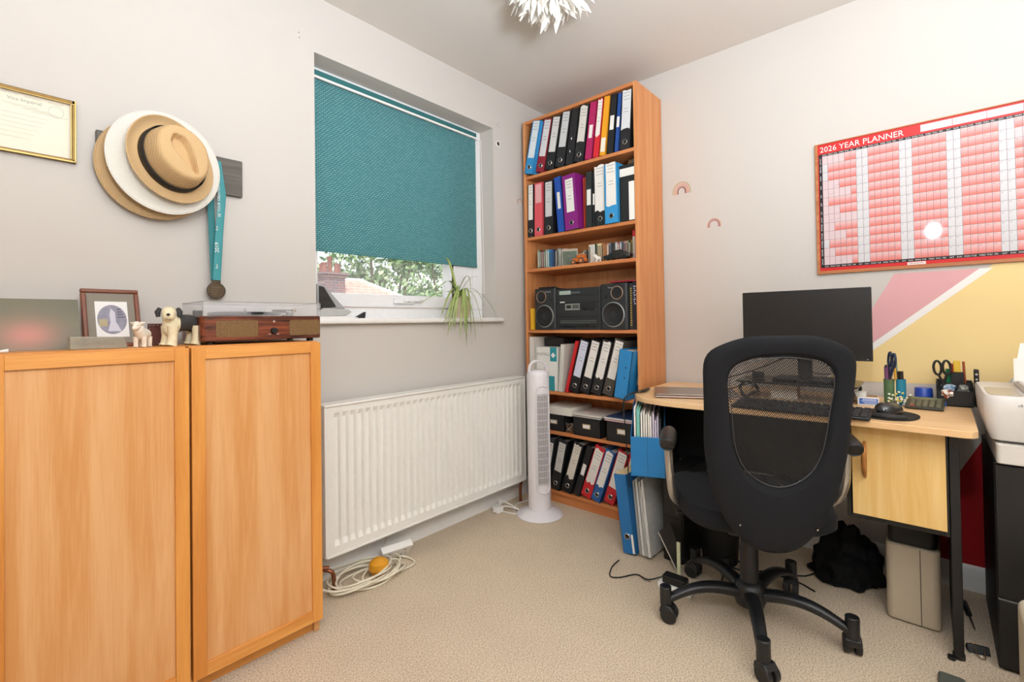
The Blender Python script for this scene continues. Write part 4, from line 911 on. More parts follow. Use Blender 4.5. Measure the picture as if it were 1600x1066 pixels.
TEAL = mat('#2f8f93', .5, noise=.1, nscale=30); BRZ = mat('#5a4c3c', .4, metal=.7, noise=.3, nscale=90)
def medal(dx, y, label, txt):
    t = thing('medal', label, 'medal', (-1.957 + dx, y, 1.147), group='medals on the hat board')
    x, b = -1.955 + dx, B()
    b.strip([(-1.955, -.045, 1.612), (-1.972 + dx, y - .006, 1.50), (-1.968 + dx, y - .004, 1.38), (x - .006, y - .002, 1.20)], .0098, (1, .1, 0))
    b.out('ribbon', mat('#26777b', .55), t)
    b = B(); P_ = [(-1.953, -.048, 1.612), (-1.937 + dx, y - .010, 1.50), (-1.946 + dx, y - .010, 1.38), (x, y - .008, 1.20)]; b.strip(P_, .0108, (1, -.08, 0)); o = b.out('ribbon', TEAL, t)
    if txt:
        b = B()
        def along(s, zc, sz, yo=-.0116):
            # lettering runs up the ribbon
            f_ = (1.612 - zc) / .412; xx = -1.953 + (x + 1.953) * min(1, f_) + .016 * math.sin(pi * min(1, max(0, (zc - 1.38) / .232))) * .9
            text(b, s, sz, basis((xx + sz * .36, y + yo + .0, zc), (-(.02), 0, 1), (-1, 0, -.02), (0, -1, 0)))
        along('BE YOUR GREATEST', 1.42, .0125, -.0128); along('2019', 1.295, .018, -.0128); along('Run', 1.372, .010, -.0125); along('Run', 1.240, .010, -.0115)
        b.out('ribbon_lettering', mat('#e6efec', .6), o, smooth=False, kind='stuff')
    d = B().lathe([(0, 0), (.026, 0), (.028, .0015), (.026, .003), (0, .003)], 36, cap=False, T=TL(x, 1.165, y)).ring((x, y - .0015, 1.165), (0, 1, 0), .0268, .0013, 36)
    d.out('medal_disc', BRZ, t); B().box(x - .012, x + .012, y - .004, y, 1.189, 1.203).out('ribbon_bar', BRZ, t, bevel=.001)
    b = B()
    for k in range(4): b.box(x - .014, x + .014 - k * .004, y - .0036, y - .003, 1.175 - k * .008, 1.177 - k * .008)
    b.out('medal_relief', mat('#7b6a52', .4, metal=.7), t, kind='stuff')
medal(0, -.028, 'bronze medal on teal ribbon hanging in front, lettered 2019', True)
medal(.006, -.016, 'second bronze medal almost hidden behind the lettered one', False)

# ================================================================== SILL ITEMS
t = thing('desktop_device', 'grey plastic device with sloping black window at left end of sill', 'device', (-1.49, .03, WZ0 + .0205))
zb = WZ0 + .0205; GP = mat('#b9b9b6', .4); 
B().prism([(-1.578, zb + .006), (-1.455, zb + .012), (-1.428, zb + .030), (-1.445, zb + .040), (-1.555, zb + .045), (-1.578, zb + .03)], -.008, .055, 1).out('base', GP, t, bevel=.004)
B().prism([(-1.578, zb + .044), (-1.452, zb + .040), (-1.545, zb + .138), (-1.578, zb + .146)], .0, .050, 1).out('hood', mat('#a5a6a6', .35), t, bevel=.005)
B().prism([(-1.573, zb + .042), (-1.498, zb + .050), (-1.552, zb + .132), (-1.573, zb + .136)], -.004, .002, 1).out('dark_window', mat('#2c2a28', .12), t, bevel=.001)
B().prism([(-1.578, zb), (-1.47, zb), (-1.40, zb + .003), (-1.405, zb + .006), (-1.50, zb + .010), (-1.578, zb + .008)], -.012, .03, 1).out('foot_plate', WHITE, t, bevel=.001)
solo(B().prism([(-1.418, zb + .001), (-1.366, zb + .001), (-1.362, zb + .030), (-1.385, zb + .018)], -.010, .012, 1), 'plastic_wedge', BLK2, 'small black curved wedge beside the grey device on sill', 'device', bevel=.002)
# ---- spider plant
pl = thing('spider_plant', 'spider plant with striped arching leaves in beige pot on the sill', 'potted plant', (-.752, .032, zb))
pc_ = Vector((-.752, .032, zb))
B().lathe([(0, 0), (.038, 0), (.044, .09), (.047, .112), (.0475, .118), (.042, .118), (.040, .104), (0, .103)], 32, cap=False, T=Matrix.Translation(pc_)).out('pot', mat('#e2cfae', .6), pl)
B().lathe([(0, .100), (.040, .100), (.040, .104), (0, .106)], 24, cap=False, T=Matrix.Translation(pc_)).out('soil', mat('#4a3728', .95, bump=.8, bscale=200), pl)
LG = [mat('#7d9442', .5), mat('#93a555', .5), mat('#647f36', .5), mat('#b9c67e', .5)]
base = pc_ + Vector((-.03, -.01, .108)); R = random.Random(12)
tips = [(-.946, -.07, .976), (-.912, -.06, .998), (-.807, -.06, .918), (-.829, -.07, .982), (-.732, -.055, .942), (-.774, -.06, .981), (-.560, -.055, 1.058), (-1.105, -.05, 1.128), (-.981, -.06, 1.066),
        (-.742, -.03, 1.209), (-.914, -.02, 1.375), (-.700, -.04, 1.29), (-.935, -.06, 1.05), (-.85, -.06, 1.01), (-.665, -.05, 1.13), (-.89, -.06, 1.00), (-.86, -.065, .96), (-.80, -.06, 1.0), (-.92, -.07, 1.10), (-.68, -.05, 1.01), (-1.0, -.05, 1.20), (-.84, -.065, 1.08), (-.955, -.055, 1.03)]
for i, tp in enumerate(tips):
    tp = Vector(tp); bs = base + Vector((R.uniform(-.014, .014), R.uniform(-.012, .01), 0)); dz = tp.z - bs.z
    hgt = .17 if dz < .1 else .05; hgt *= R.uniform(.45, 1.1)
    if i in (10, 11): hgt = .02
    mid = bs.lerp(tp, .42 if dz < .1 else .55); mid.z = max(bs.z, tp.z) + hgt; mid.y = min(mid.y, -.055) if dz < .05 else mid.y
    pts = []
    for k in range(13):
        u = k / 12; p = bs * (1 - u) ** 2 + mid * 2 * u * (1 - u) + tp * u * u
        if .25 < u and p.z < zb + .02: p.y = min(p.y, -.052)
        pts.append(p)
    tap = [.45 + .9 * math.sin(pi * min(1, .12 + k / 12 * .88)) if k < 12 else .06 for k in range(13)]
    sd = Vector((tp - bs)).cross(Vector((0, 0, 1))); sd = sd.normalized() if sd.length > .01 else Vector((1, 0, 0))
    sd = (sd + Vector((.7, 0, .15)) * (1 if sd.x >= 0 else -1)).normalized()
    lf = B().strip(pts, .0048, sd, taper=tap, thick=.0006).out('leaf', LG[i % 3], pl)
    B().strip([p + Vector((0, -.0013, .0004)) for p in pts[:-1]], .0018, sd, taper=tap[:-1], thick=.0004).out('leaf_stripe', LG[3], lf)

# ================================================================== FLOOR: FAN, CABLES
t = thing('tower_fan', 'white tower fan on round base beside the bookcase', 'fan', (-.485, -.275, 0)); fx, fy = -.485, -.275
FW = mat('#e6e1e2', .35)
B().lathe([(0, 0), (.122, 0), (.125, .004), (.118, .012), (.075, .028), (.062, .034), (0, .034)], 48, cap=False, T=Matrix.Translation((fx, fy, .0))).out('base', FW, t)
B().lathe([(.061, .03), (.061, .745), (.058, .765), (.05, .775), (0, .775)], 48, cap=False, T=Matrix.Translation((fx, fy, 0))).out('column', FW, t)
view = (Vector((-2.503, -1.884, 0)) - Vector((fx, fy, 0))); view.z = 0
ang = math.atan2(-1.884 - fy, -2.503 - fx) + .42   # grille turned towards the room
A = Matrix.Translation((fx, fy, 0)) @ Matrix.Rotation(ang, 4, 'Z')
r = .0615
def arcp(a, z_, rr=r): return A @ Vector((rr * math.cos(a), rr * math.sin(a), z_))
B().add([arcp(-.52 + 1.04 * i / 12, z_, r + .0008) for z_ in (.175, .655) for i in range(13)], [(i, i + 1, 14 + i, 13 + i) for i in range(12)]).out('grille_recess', mat('#8e8684', .7), t)
b = B()
for i in range(12): a = -.50 + 1.0 * i / 11; b.tube([arcp(a, .175, r + .003), arcp(a, .655, r + .003)], .0011, 5)
for k in range(15): z_ = .18 + .47 * k / 14; b.tube([arcp(-.52 + 1.04 * i / 10, z_, r + .0035) for i in range(11)], .0014, 5)
b.out('grille_bars', FW, t, kind='stuff')
fr_ = [arcp(a, z_, r + .003) for a, z_ in [(-.60, .15), (-.4, .135), (0, .13), (.4, .135), (.60, .15), (.62, .4), (.60, .67), (.45, .692), (0, .70), (-.45, .692), (-.60, .67), (-.62, .4)]]
B().tube(fr_, .0045, 8, closed=True).out('grille_frame', FW, t)
B().tube([A @ Vector((0, -.052, .77)), A @ Vector((0, -.048, .800)), A @ Vector((0, -.028, .822)), A @ Vector((0, 0, .828)), A @ Vector((0, .028, .822)), A @ Vector((0, .048, .800)), A @ Vector((0, .052, .77))], .0075, 10).out('carry_handle', FW, t)
b = B().lathe([(0, .775), (.04, .775), (.038, .781), (0, .782)], 24, cap=False, T=Matrix.Translation((fx, fy, 0))); b.out('control_panel', mat('#d6d2d2', .3), t)
t = thing('mains_plug', 'white mains plug with thin flex lying against the skirting by the fan', 'plug', (-.60, -.085, 0))
B().rbox(-.635, -.585, -.105, -.060, .002, .034, .010).box(-.648, -.635, -.092, -.086, .01, .016).out('plug_body', WHITE, t, bevel=.004)
b = B().tube([(-.59, -.083, .018), (-.56, -.10, .022), (-.53, -.16, .010), (-.53, -.21, .006), (-.57, -.26, .012), (-.56, -.30, .02)], .003, 8)
b.tube([(-.585, -.075, .02), (-.56, -.05, .045), (-.54, -.10, .03), (-.52, -.17, .006), (-.5, -.21, .01)], .003, 8).tube([(-.60, -.1, .006), (-.57, -.18, .004), (-.52, -.12, .004), (-.45, -.09, .004), (-.36, -.13, .004), (-.345, -.25, .004)], .003, 8)
b.out('flex', WHITE, t)
# extension lead
t = thing('coiled_extension_lead', 'coil of cream extension cable on carpet below the radiator', 'cable', (-1.43, -.14, 0))
R = random.Random(6)
for c0, rr, n_, zz in (((-1.455, -.150), .115, 3, .005), ((-1.40, -.165), .085, 2, .012), ((-1.46, -.12), .13, 2, .018)):
    for q in range(n_):
        cx_, cy_ = c0[0] + R.uniform(-.03, .03), c0[1] + R.uniform(-.015, .015); r1 = rr * R.uniform(.8, 1.1); ph = R.uniform(0, 6); pts = []
        for k in range(29): a = 2 * pi * k / 28; pts.append((cx_ + r1 * math.cos(a) * 1.15, min(-.02, cy_ + r1 * math.sin(a) * .72), zz + .012 * q + .008 * math.sin(a * 2 + ph) + .006))
        B().tube(pts[:-1], .0042, 8, closed=True).out('cable_loop', CABLEW, t)
B().tube([(-1.34, -.10, .02), (-1.30, -.04, .05), (-1.27, -.024, .09), (-1.24, -.02, .12), (-1.22, -.02, .14)], .003, 8).out('cable_loop', CABLEW, t)
B().tube([(-1.33, -.20, .008), (-1.25, -.19, .006), (-1.24, -.12, .006), (-1.29, -.085, .02)], .0042, 8).out('cable_loop', CABLEW, t)
t = thing('socket_block', 'white twin socket block leaning on the skirting under the radiator', 'socket', (-1.275, -.075, .0), (math.radians(38), 0, math.radians(-10)))
B().rbox(-.072, .072, -.002, .030, .0, .072, .004).out('housing', WHITE, t, world=False, bevel=.003)
b = B()
for x in (-.036, .036): b.box(x - .004, x + .004, -.0026, -.0018, .05, .056).box(x - .014, x - .008, -.0026, -.0018, .022, .026).box(x + .008, x + .014, -.0026, -.0018, .022, .026)
b.out('socket_hole', DGREY, t, world=False, kind='stuff')
solo(B().lathe([(0, 0), (.03, .006), (.042, .028), (.038, .052), (.02, .066), (0, .068)], 24, cap=False, T=Matrix.Translation((-1.40, -.15, .004))), 'orange_ball', mat('#e09a1e', .5), 'orange yellow ball lying inside the cable coil', 'ball')
# ================================================================== DESK
dk = thing('desk', 'beech effect desk with rounded left end, black side panel and hanging cupboard', 'desk', (-.33, -1.42, 0))
DZ = .71
Pd = [(-.02, -.83), (-.30, -.84), (-.46, -.853), (-.54, -.875), (-.59, -.912), (-.63, -.965), (-.652, -1.05), (-.655, -1.13), (-.648, -1.24), (-.636, -1.40), (-.628, -1.60), (-.630, -1.80), (-.637, -1.940), (-.632, -1.962), (-.612, -1.975), (-.35, -1.979), (-.06, -1.981), (-.02, -1.975)]
B().prism(Pd, DZ - .021, DZ).out('desktop', DESKW, dk, bevel=.002)
B().box(-.545, -.06, -1.936, -1.912, .012, DZ - .021).out('side_panel', BLK, dk, bevel=.002)
B().box(-.38, -.10, -.895, -.872, .0, DZ - .021).out('side_panel', BLK, dk, bevel=.002)
B().box(-.115, -.10, -1.912, -.872, .33, DZ - .021).out('modesty_panel', BLK, dk)
B().cyl((-.525, -1.924, 0), (-.525, -1.924, .014), .015).out('levelling_foot', BLK, dk); B().cyl((-.545, -1.907, 0), (-.545, -1.907, .010), .010, n=12).out('levelling_foot', BLK, dk)
cp = B().box(-.548, -.16, -1.668, -1.655, .368, DZ - .022).box(-.548, -.16, -1.911, -1.899, .368, DZ - .022).box(-.548, -.16, -1.899, -1.668, .368, .382).box(-.175, -.16, -1.899, -1.668, .382, DZ - .022)
cp.out('cupboard', BLK, dk, bevel=.001)
dr = B().box(-.566, -.549, -1.905, -1.673, .388, DZ - .026).out('cupboard_door', DESKD, dk, bevel=.001)
hd = B().tube([(-.568, -1.708, .515), (-.590, -1.708, .535), (-.596, -1.708, .572), (-.590, -1.708, .610), (-.568, -1.708, .630)], [.004, .007, .0085, .007, .004], 10)
hd.out('door_handle', mat('#b5793f', .3, metal=.3, noise=.4, nscale=40), dr)

# ---- laptop
t = thing('laptop', 'closed silver laptop at the rounded end of the desk', 'laptop', (-.60, -.998, DZ + .001), math.radians(25.5))
LM = mat('#9f968c', .32, metal=.75)
B().rbox(.0, .225, -.335, 0, .003, .009, .008).out('base', mat('#cdb8b2', .35, metal=.6), t, world=False, bevel=.001)
B().rbox(.0, .225, -.335, 0, .0115, .0175, .008).out('lid', LM, t, world=False, bevel=.0015)
B().rbox(.003, .222, -.332, -.003, .009, .0115, .008).rbox(.01, .215, -.325, -.01, 0, .003, .008).out('seam', BLK, t, world=False)
# adaptor leads at the tip of the desk
t = thing('charger_lead', 'black charger plug and leads on desk tip beside the laptop', 'cable', (-.45, -.90, DZ))
B().tube([(-.37, -.865, DZ + .003), (-.44, -.885, DZ + .008), (-.50, -.90, DZ + .010), (-.545, -.905, DZ + .010)], [.003, .007, .006, .003], 8).out('plug', BLK, t)
B().tube([(-.53, -.90, DZ + .008), (-.585, -.885, DZ + .006), (-.61, -.865, DZ - .01), (-.615, -.86, DZ - .06), (-.60, -.86, DZ - .2), (-.58, -.86, .30)], .0025, 8).tube([(-.40, -.87, DZ + .004), (-.48, -.868, DZ + .006), (-.56, -.87, DZ + .004), (-.60, -.852, DZ - .02), (-.60, -.848, DZ - .10)], .0025, 8).out('lead', BLK, t)

# ---- monitor
t = thing('monitor', 'large black flat monitor seen above the chair back', 'monitor', (-.28, -1.49, DZ + .075))
B().box(-.300, -.285, -1.715, -1.268, .874, 1.152).out('screen_housing', mat('#131211', .5), t, bevel=.002)
B().box(-.3006, -.300, -1.709, -1.274, .888, 1.146).out('screen', mat('#1b1816', .35), t, smooth=False)
B().box(-.285, -.262, -1.62, -1.36, .92, 1.08).out('rear_cover', BLK, t, bevel=.006)
B().box(-.265, -.245, -1.515, -1.465, .793, .98).out('stand_neck', BLK, t, bevel=.003)
B().rbox(-.335, -.18, -1.60, -1.38, DZ + .0752, DZ + .085, .03).out('stand_base', BLK, t, bevel=.003)
B().cyl((-.3007, -1.70, .881), (-.300, -1.70, .881), .0015, n=8).out('power_light', mat('#d8d8d8', .4), t)
rs = thing('monitor_riser', 'dark glass monitor riser on curved tube legs', 'monitor stand', (-.27, -1.47, DZ))
B().rbox(-.395, -.14, -1.675, -1.255, DZ + .066, DZ + .074, .03).out('top', mat('#23211f', .12), rs, bevel=.002)
for yy in (-1.29, -1.645):
    B().tube([(-.38, yy, DZ + .066), (-.375, yy + (.018 if yy > -1.4 else -.018), DZ + .045), (-.37, yy, DZ + .006), (-.27, yy, DZ + .006), (-.17, yy, DZ + .006), (-.165, yy + (.018 if yy > -1.4 else -.018), DZ + .045), (-.16, yy, DZ + .066)], .006, 10).out('leg', mat('#3d3b38', .3, metal=.6), rs)
solo(B().box(-.30, -.285, -1.345, -1.30, DZ + .0752, DZ + .105).box(-.305, -.30, -1.34, -1.305, DZ + .08, DZ + .10), 'webcam', BLK, 'small black device on the riser left of monitor stand', 'device', bevel=.003)
t = thing('note_block', 'white note block standing under the monitor riser', 'note block', (-.31, -1.42, DZ + .001), (0, math.radians(10), math.radians(4)))
B().box(0, .05, -.048, .045, 0, .061).out('paper', mat('#efe6dc', .8), t, world=False); B().box(.0, .05, -.053, -.049, 0, .060).out('holder', mat('#9a5f42', .4), t, world=False)
t = thing('cable_bundle', 'thin black leads looping behind the riser', 'cable', (-.2, -1.3, DZ))
B().tube([(-.20, -1.16, DZ + .055), (-.15, -1.28, DZ + .10), (-.12, -1.40, DZ + .16), (-.10, -1.44, DZ + .18)], .0028, 8).tube([(-.12, -1.43, DZ + .18), (-.11, -1.45, DZ + .12), (-.105, -1.50, DZ + .09), (-.10, -1.56, DZ + .09)], .002, 8).tube([(-.36, -1.12, DZ + .003), (-.30, -1.20, DZ + .02), (-.28, -1.27, DZ + .045), (-.22, -1.28, DZ + .04), (-.12, -1.25, DZ + .003)], .0025, 8).out('lead', BLK, t)
# ---- keyboard with keys
t = thing('keyboard', 'black keyboard lying along the front of the desk', 'keyboard', (-.572, -1.522, DZ + .001), 0)
B().prism([(-.070, 0), (.068, 0), (.068, .020), (-.070, .010)], -.208, .208, 1).out('case', BLK, t, world=False, bevel=.003)
for r_ in range(5):
    for k in range(17):
        xx = -.058 + r_ * .0235; yy = .195 - k * .0236; zz = .0105 + (xx + .07) * .0725
        if k == 0 and r_ == 0: kb = None
        b = B().add([(xx, yy, zz), (xx + .019, yy, zz + .0014), (xx + .019, yy - .020, zz + .0014), (xx, yy - .020, zz), (xx + .002, yy - .002, zz + .005), (xx + .017, yy - .002, zz + .0062), (xx + .017, yy - .018, zz + .0062), (xx + .002, yy - .018, zz + .005)], [(4, 5, 6, 7), (0, 1, 5, 4), (1, 2, 6, 5), (2, 3, 7, 6), (3, 0, 4, 7)])
        b.out('key', BLK2, t, world=False, smooth=False)
# ---- mouse mat and mouse
t = thing('mouse_mat', 'black kidney shaped mouse mat with wrist rest at right of keyboard', 'mouse mat', (-.47, -1.785, DZ + .0005))
mm_ = [(-.105 + .0, .068), (-.060, .086), (.0, .090), (.065, .078), (.095, .045), (.085, .0), (.055, -.045), (.01, -.062), (-.045, -.058), (-.09, -.038), (-.118, .01)]
def smooth_poly(P, n=4):
    out = []
    for i in range(len(P)):
        p0, p1, p2, p3 = [Vector((*P[(i + k - 1) % len(P)], 0)) for k in range(4)]
        for k in range(n):
            u = k / n; q = .5 * ((2 * p1) + (-p0 + p2) * u + (2 * p0 - 5 * p1 + 4 * p2 - p3) * u * u + (-p0 + 3 * p1 - 3 * p2 + p3) * u ** 3); out.append((q.x, q.y))
    return out
B().prism(smooth_poly(mm_), 0, .004).out('mat', mat('#1a1817', .8), t, world=False, bevel=.001)
B().tube([(-.088, .062, .008), (-.100, .03, .009), (-.102, .0, .009), (-.085, -.03, .008)], [.007, .011, .011, .007], 12).out('wrist_rest', mat('#1f1d1c', .6), t, world=False)
t = thing('computer_mouse', 'glossy black computer mouse on the mat', 'mouse', (-.455, -1.768, DZ + .0046), math.radians(-25))
vs = []; fs = []; nu, nv = 20, 10
for j in range(nv + 1):
    for i in range(nu):
        a = 2 * pi * i / nu; f_ = math.cos(pi / 2 * j / nv); vs.append((.058 * math.cos(a) * f_ ** .7, .033 * math.sin(a) * f_ ** .7 * (1 - .12 * math.cos(a)), .004 + .032 * math.sin(pi / 2 * j / nv) ** .9 * (1 - .25 * math.cos(a) * f_)))
for j in range(nv):
    for i in range(nu): fs.append((j * nu + i, j * nu + (i + 1) % nu, (j + 1) * nu + (i + 1) % nu, (j + 1) * nu + i))
fs.append(tuple(range(nu))[::-1])
B().add(vs, fs).out('shell', mat('#1c1e20', .18, coat=.6), t, world=False)
B().cyl((.030, -.004, .030), (.030, .004, .030), .008, n=14).out('scroll_wheel', mat('#4a4f4a', .5), t, world=False)
# ---- cards under monitor right
t = thing('business_card_box', 'white tray with blue printed card facing out beside the keyboard', 'card', (-.30, -1.70, DZ + .001), math.radians(8))
B().box(0, .06, -.030, .034, 0, .022).out('tray', PAPER, t, world=False)
B().box(-.0012, -.0004, -.030, .032, .002, .030).out('card', PAPER, t, world=False, smooth=False)
o = B().box(-.0018, -.0012, -.027, .029, .004, .025).out('blue_panel', mat('#2f62b4', .4), t, world=False, smooth=False)
b = B()
for k in range(9): b.box(-.0021, -.0018, .018 - .0046 * k, .0148 - .0046 * k, .0185, .0225)
for k in range(3): b.box(-.0021, -.0018, -.024, .024 - k * .005, .015 - k * .0042, .0163 - k * .0042)
b.out('card_print', mat('#dfe8f6', .5), t, world=False, smooth=False, kind='stuff')
solo(B().rbox(-.255, -.21, -1.70, -1.655, DZ + .023, DZ + .036, .004), 'eraser_pack', PAPER, 'white block lying on top of the card tray', 'box', bevel=.002) if False else None
solo(B().rbox(-.225, -.15, -1.715, -1.64, DZ + .001, DZ + .020, .006), 'wooden_block', mat('#a5825a', .6, noise=.3), 'small tan wooden block behind the blue card', 'block', bevel=.003)
solo(B().rbox(-.222, -.165, -1.685, -1.645, DZ + .0205, DZ + .036, .004), 'white_box', PAPER, 'tiny white box on the tan wooden block', 'box', bevel=.001)
# ---- green and teal pencil pot
t = thing('pencil_pot', 'twin pencil pot, left tube green and right tube teal, holding scissors', 'pen holder', (-.23, -1.772, DZ))
B().lathe([(0, 0), (.016, 0), (.0165, .095), (.0145, .095), (.014, .004), (0, .004)], 24, cap=False, T=Matrix.Translation((-.235, -1.757, DZ + .001))).out('left_tube', mat('#4f6d48', .5, noise=.3, nscale=120), t)
B().lathe([(0, 0), (.016, 0), (.0165, .095), (.0145, .095), (.014, .004), (0, .004)], 24, cap=False, T=Matrix.Translation((-.215, -1.789, DZ + .001))).out('right_tube', mat('#1f7f9c', .5), t)
B().box(-.238, -.228, -1.776, -1.770, DZ + .001, DZ + .09).out('cream_strip', mat('#e5d3a4', .5), t)
b = B(); R = random.Random(21)
for k in range(34): p = Vector((-.248 + R.uniform(-.012, .004), -1.783 + R.gauss(0, .014), DZ + .006 + abs(R.gauss(0, .022)))); b.lathe([(0, -.004), (.0045, -.001), (.0045, .001), (0, .004)], 7, k % 3, T=Matrix.Translation(p), cap=False)
b.out('flower_trim', [mat('#eee3bb', .6), mat('#d9c656', .6), mat('#f1efe4', .6)], t, kind='stuff')
def pen(p0, p1, r, c, label, name='pen', tip=None, cat='pen', grp=None):
    t_ = thing(name, label, cat, p0, 0, grp); b = B().tube([p0, p1], r, 8).out('barrel', mat(c, .4), t_)
    if tip: q = Vector(p1); d = (q - Vector(p0)).normalized(); B().tube([q, q + d * .010], [r, r * .4], 8).out('tip', mat(tip, .5), t_)
def scissors(base, rx, h_, col, label, rz, tilt):
    t_ = thing('scissors', label, 'scissors', base, (math.radians(tilt), 0, rz))
    for s_ in (-1, 1):
        b = B().tube([(0, s_ * (.013 + .0 * k) + s_ * .011 * math.cos(a) * (1 if True else 1), h_ - .026 + .026 * math.sin(a)) for k, a in enumerate([2 * pi * i / 20 for i in range(20)])], .0042, 8, closed=True)
        b.tube([(0, s_ * .012, h_ - .050), (0, s_ * .004, h_ - .075), (0, 0, h_ - .095)], .0042, 8); b.out('handle', mat(col, .4), t_, world=False)
        B().prism([(-.0, h_ - .095), (s_ * .008, h_ - .085), (s_ * .004, .01), (0, .005)], -.0006 + s_ * .0007, .0006 + s_ * .0007, 0).out('blade', CHROME, t_, world=False)
scissors((-.233, -1.756, DZ + .012), 0, .185, '#20304c', 'navy handled scissors leaning left in the green tube', math.radians(-62), 9)
pen((-.238, -1.752, DZ + .02), (-.240, -1.750, DZ + .140), .007, '#7b4a72', 'thick purple marker in the green tube', 'marker_pen', '#3a2a3a', 'pen', 'pens in the twin pencil pot')
pen((-.230, -1.762, DZ + .02), (-.236, -1.760, DZ + .140), .005, '#d9623a', 'orange pen in the green tube', 'pen', '#b04a28', 'pen', 'pens in the twin pencil pot')
pen((-.222, -1.780, DZ + .01), (-.222, -1.773, DZ + .155), .0038, '#e0a83a', 'yellow pencil standing between the two tubes', 'pencil', '#4a3a2a', 'pencil', 'pens in the twin pencil pot')
pen((-.210, -1.783, DZ + .01), (-.205, -1.777, DZ + .170), .0032, '#7fa08c', 'pale green pen with clear top in teal tube', 'pen', '#b8c4bc', 'pen', 'pens in the twin pencil pot')
pen((-.215, -1.792, DZ + .02), (-.213, -1.789, DZ + .125), .009, '#231c18', 'fat black marker in the teal tube', 'marker_pen', None, 'pen', 'pens in the twin pencil pot')
solo(B().rbox(-.225, -.195, -1.832, -1.812, DZ + .001, DZ + .013, .003), 'eraser', mat('#eee8dc', .7), 'white eraser right of the twin pencil pot', 'eraser', bevel=.002)
# ---- calculator
t = thing('calculator', 'dark olive desk calculator tilted up beside the blue cap', 'calculator', (-.302, -1.854, DZ + .002), (0, math.radians(-7), math.radians(-3)))
B().prism([(0, 0), (.125, 0), (.125, .014), (0, .007)], -.052, .052, 1).out('case', mat('#2f2f26', .4), t, world=False, bevel=.002)
B().add([(.090, -.044, .0118), (.090, .044, .0118), (.116, .044, .0142), (.116, -.044, .0142)], [(0, 1, 2, 3)]).out('display', mat('#5e6b52', .2), t, world=False)
for r_ in range(4):
    for k in range(5):
        xx = .010 + r_ * .019; yy = .038 - k * .0175; zz = .0072 + xx * .056
        B().box(xx, xx + .014, yy - .012, yy, zz, zz + .004).out('key', mat('#a8604c' if k == 0 and r_ == 0 else '#6b6a56', .5), t, world=False, smooth=False)
solo(B().lathe([(0, 0), (.0285, 0), (.0265, .052), (.024, .056), (0, .056)], 28, cap=False, T=Matrix.Translation((-.10, -1.852, DZ + .001))), 'blue_container', mat('#2548a6', .35), 'royal blue plastic cap upturned behind the calculator', 'cap', bevel=.0)
solo(B().prism([(-.215, -1.868), (-.165, -1.905), (-.170, -1.915), (-.222, -1.880)], DZ + .001, DZ + .018), 'blue_block', mat('#3f74c8', .4), 'bright blue pen cap wedge between calculator and desk tidy', 'cap', bevel=.001)
# ---- black desk tidy
t = thing('desk_organiser', 'black mesh desk tidy full of stationery at right end of desk', 'pen holder', (-.12, -1.937, DZ))
ox0, ox1, oy0, oy1, oz = -.155, -.045, -1.988, -1.890, DZ + .001
MB_ = mat('#141312', .5)
B().box(ox0, ox0 + .002, oy0, oy1, oz, oz + .055).box(ox1 - .002, ox1, oy0, oy1, oz, oz + .085).box(ox0, ox1, oy0, oy0 + .002, oz, oz + .075).box(ox0, ox1, oy1 - .002, oy1, oz, oz + .075).box(ox0, ox1, oy0, oy1, oz, oz + .003).box(-.105, -.103, oy0, oy1, oz, oz + .08).out('mesh_case', MB_, t)
B().tube([(ox0, oy1, oz + .055), (ox0, oy0, oz + .055), (-.105, oy0, oz + .08), (ox1, oy0, oz + .085), (ox1, oy1, oz + .085), (-.105, oy1, oz + .08)], .0022, 6, closed=True).out('rim_wire', MB_, t)
B().box(-.100, -.055, -1.966, -1.930, oz + .075, oz + .118).out('tall_box', MB_, t)
scissors((-.118, -1.913, oz + .004), 0, .158, '#1d1a17', 'black handled scissors upright in the desk tidy', math.radians(12), -3)
pen((-.085, -1.925, oz + .01), (-.085, -1.924, oz + .13), .0085, '#1f7a4d', 'green highlighter in the desk tidy', 'highlighter_pen', None, 'pen', 'pens in the black desk tidy')
pen((-.075, -1.936, oz + .01), (-.075, -1.934, oz + .140), .0055, '#c23a34', 'red pen at left of yellow sharpener block in desk tidy', 'pen', '#a02a24', 'pen', 'pens in the black desk tidy')
pen((-.070, -1.972, oz + .01), (-.070, -1.966, oz + .158), .0038, '#9a4a28', 'brown pencil standing tallest in the desk tidy', 'pencil', None, 'pencil', 'pens in the black desk tidy')
solo(B().rbox(-.088, -.068, -1.957, -1.938, oz + .119, oz + .160, .003), 'sticky_note_pad', mat('#e7bd3c', .6), 'yellow and orange sticky note block in top of the desk tidy', 'note block', bevel=.001)
t = thing('stapler', 'black stapler standing on end at right of desk tidy', 'stapler', (-.12, -1.992, oz))
B().rbox(-.135, -.110, -2.004, -1.9905, oz, oz + .135, .004).out('body', MB_, t, bevel=.003); B().cyl((-.1365, -1.997, oz + .118), (-.135, -1.997, oz + .118), .004, n=10).cyl((-.1365, -1.997, oz + .10), (-.135, -1.997, oz + .10), .003, n=10).out('rivet', CHROME, t)
R = random.Random(31)
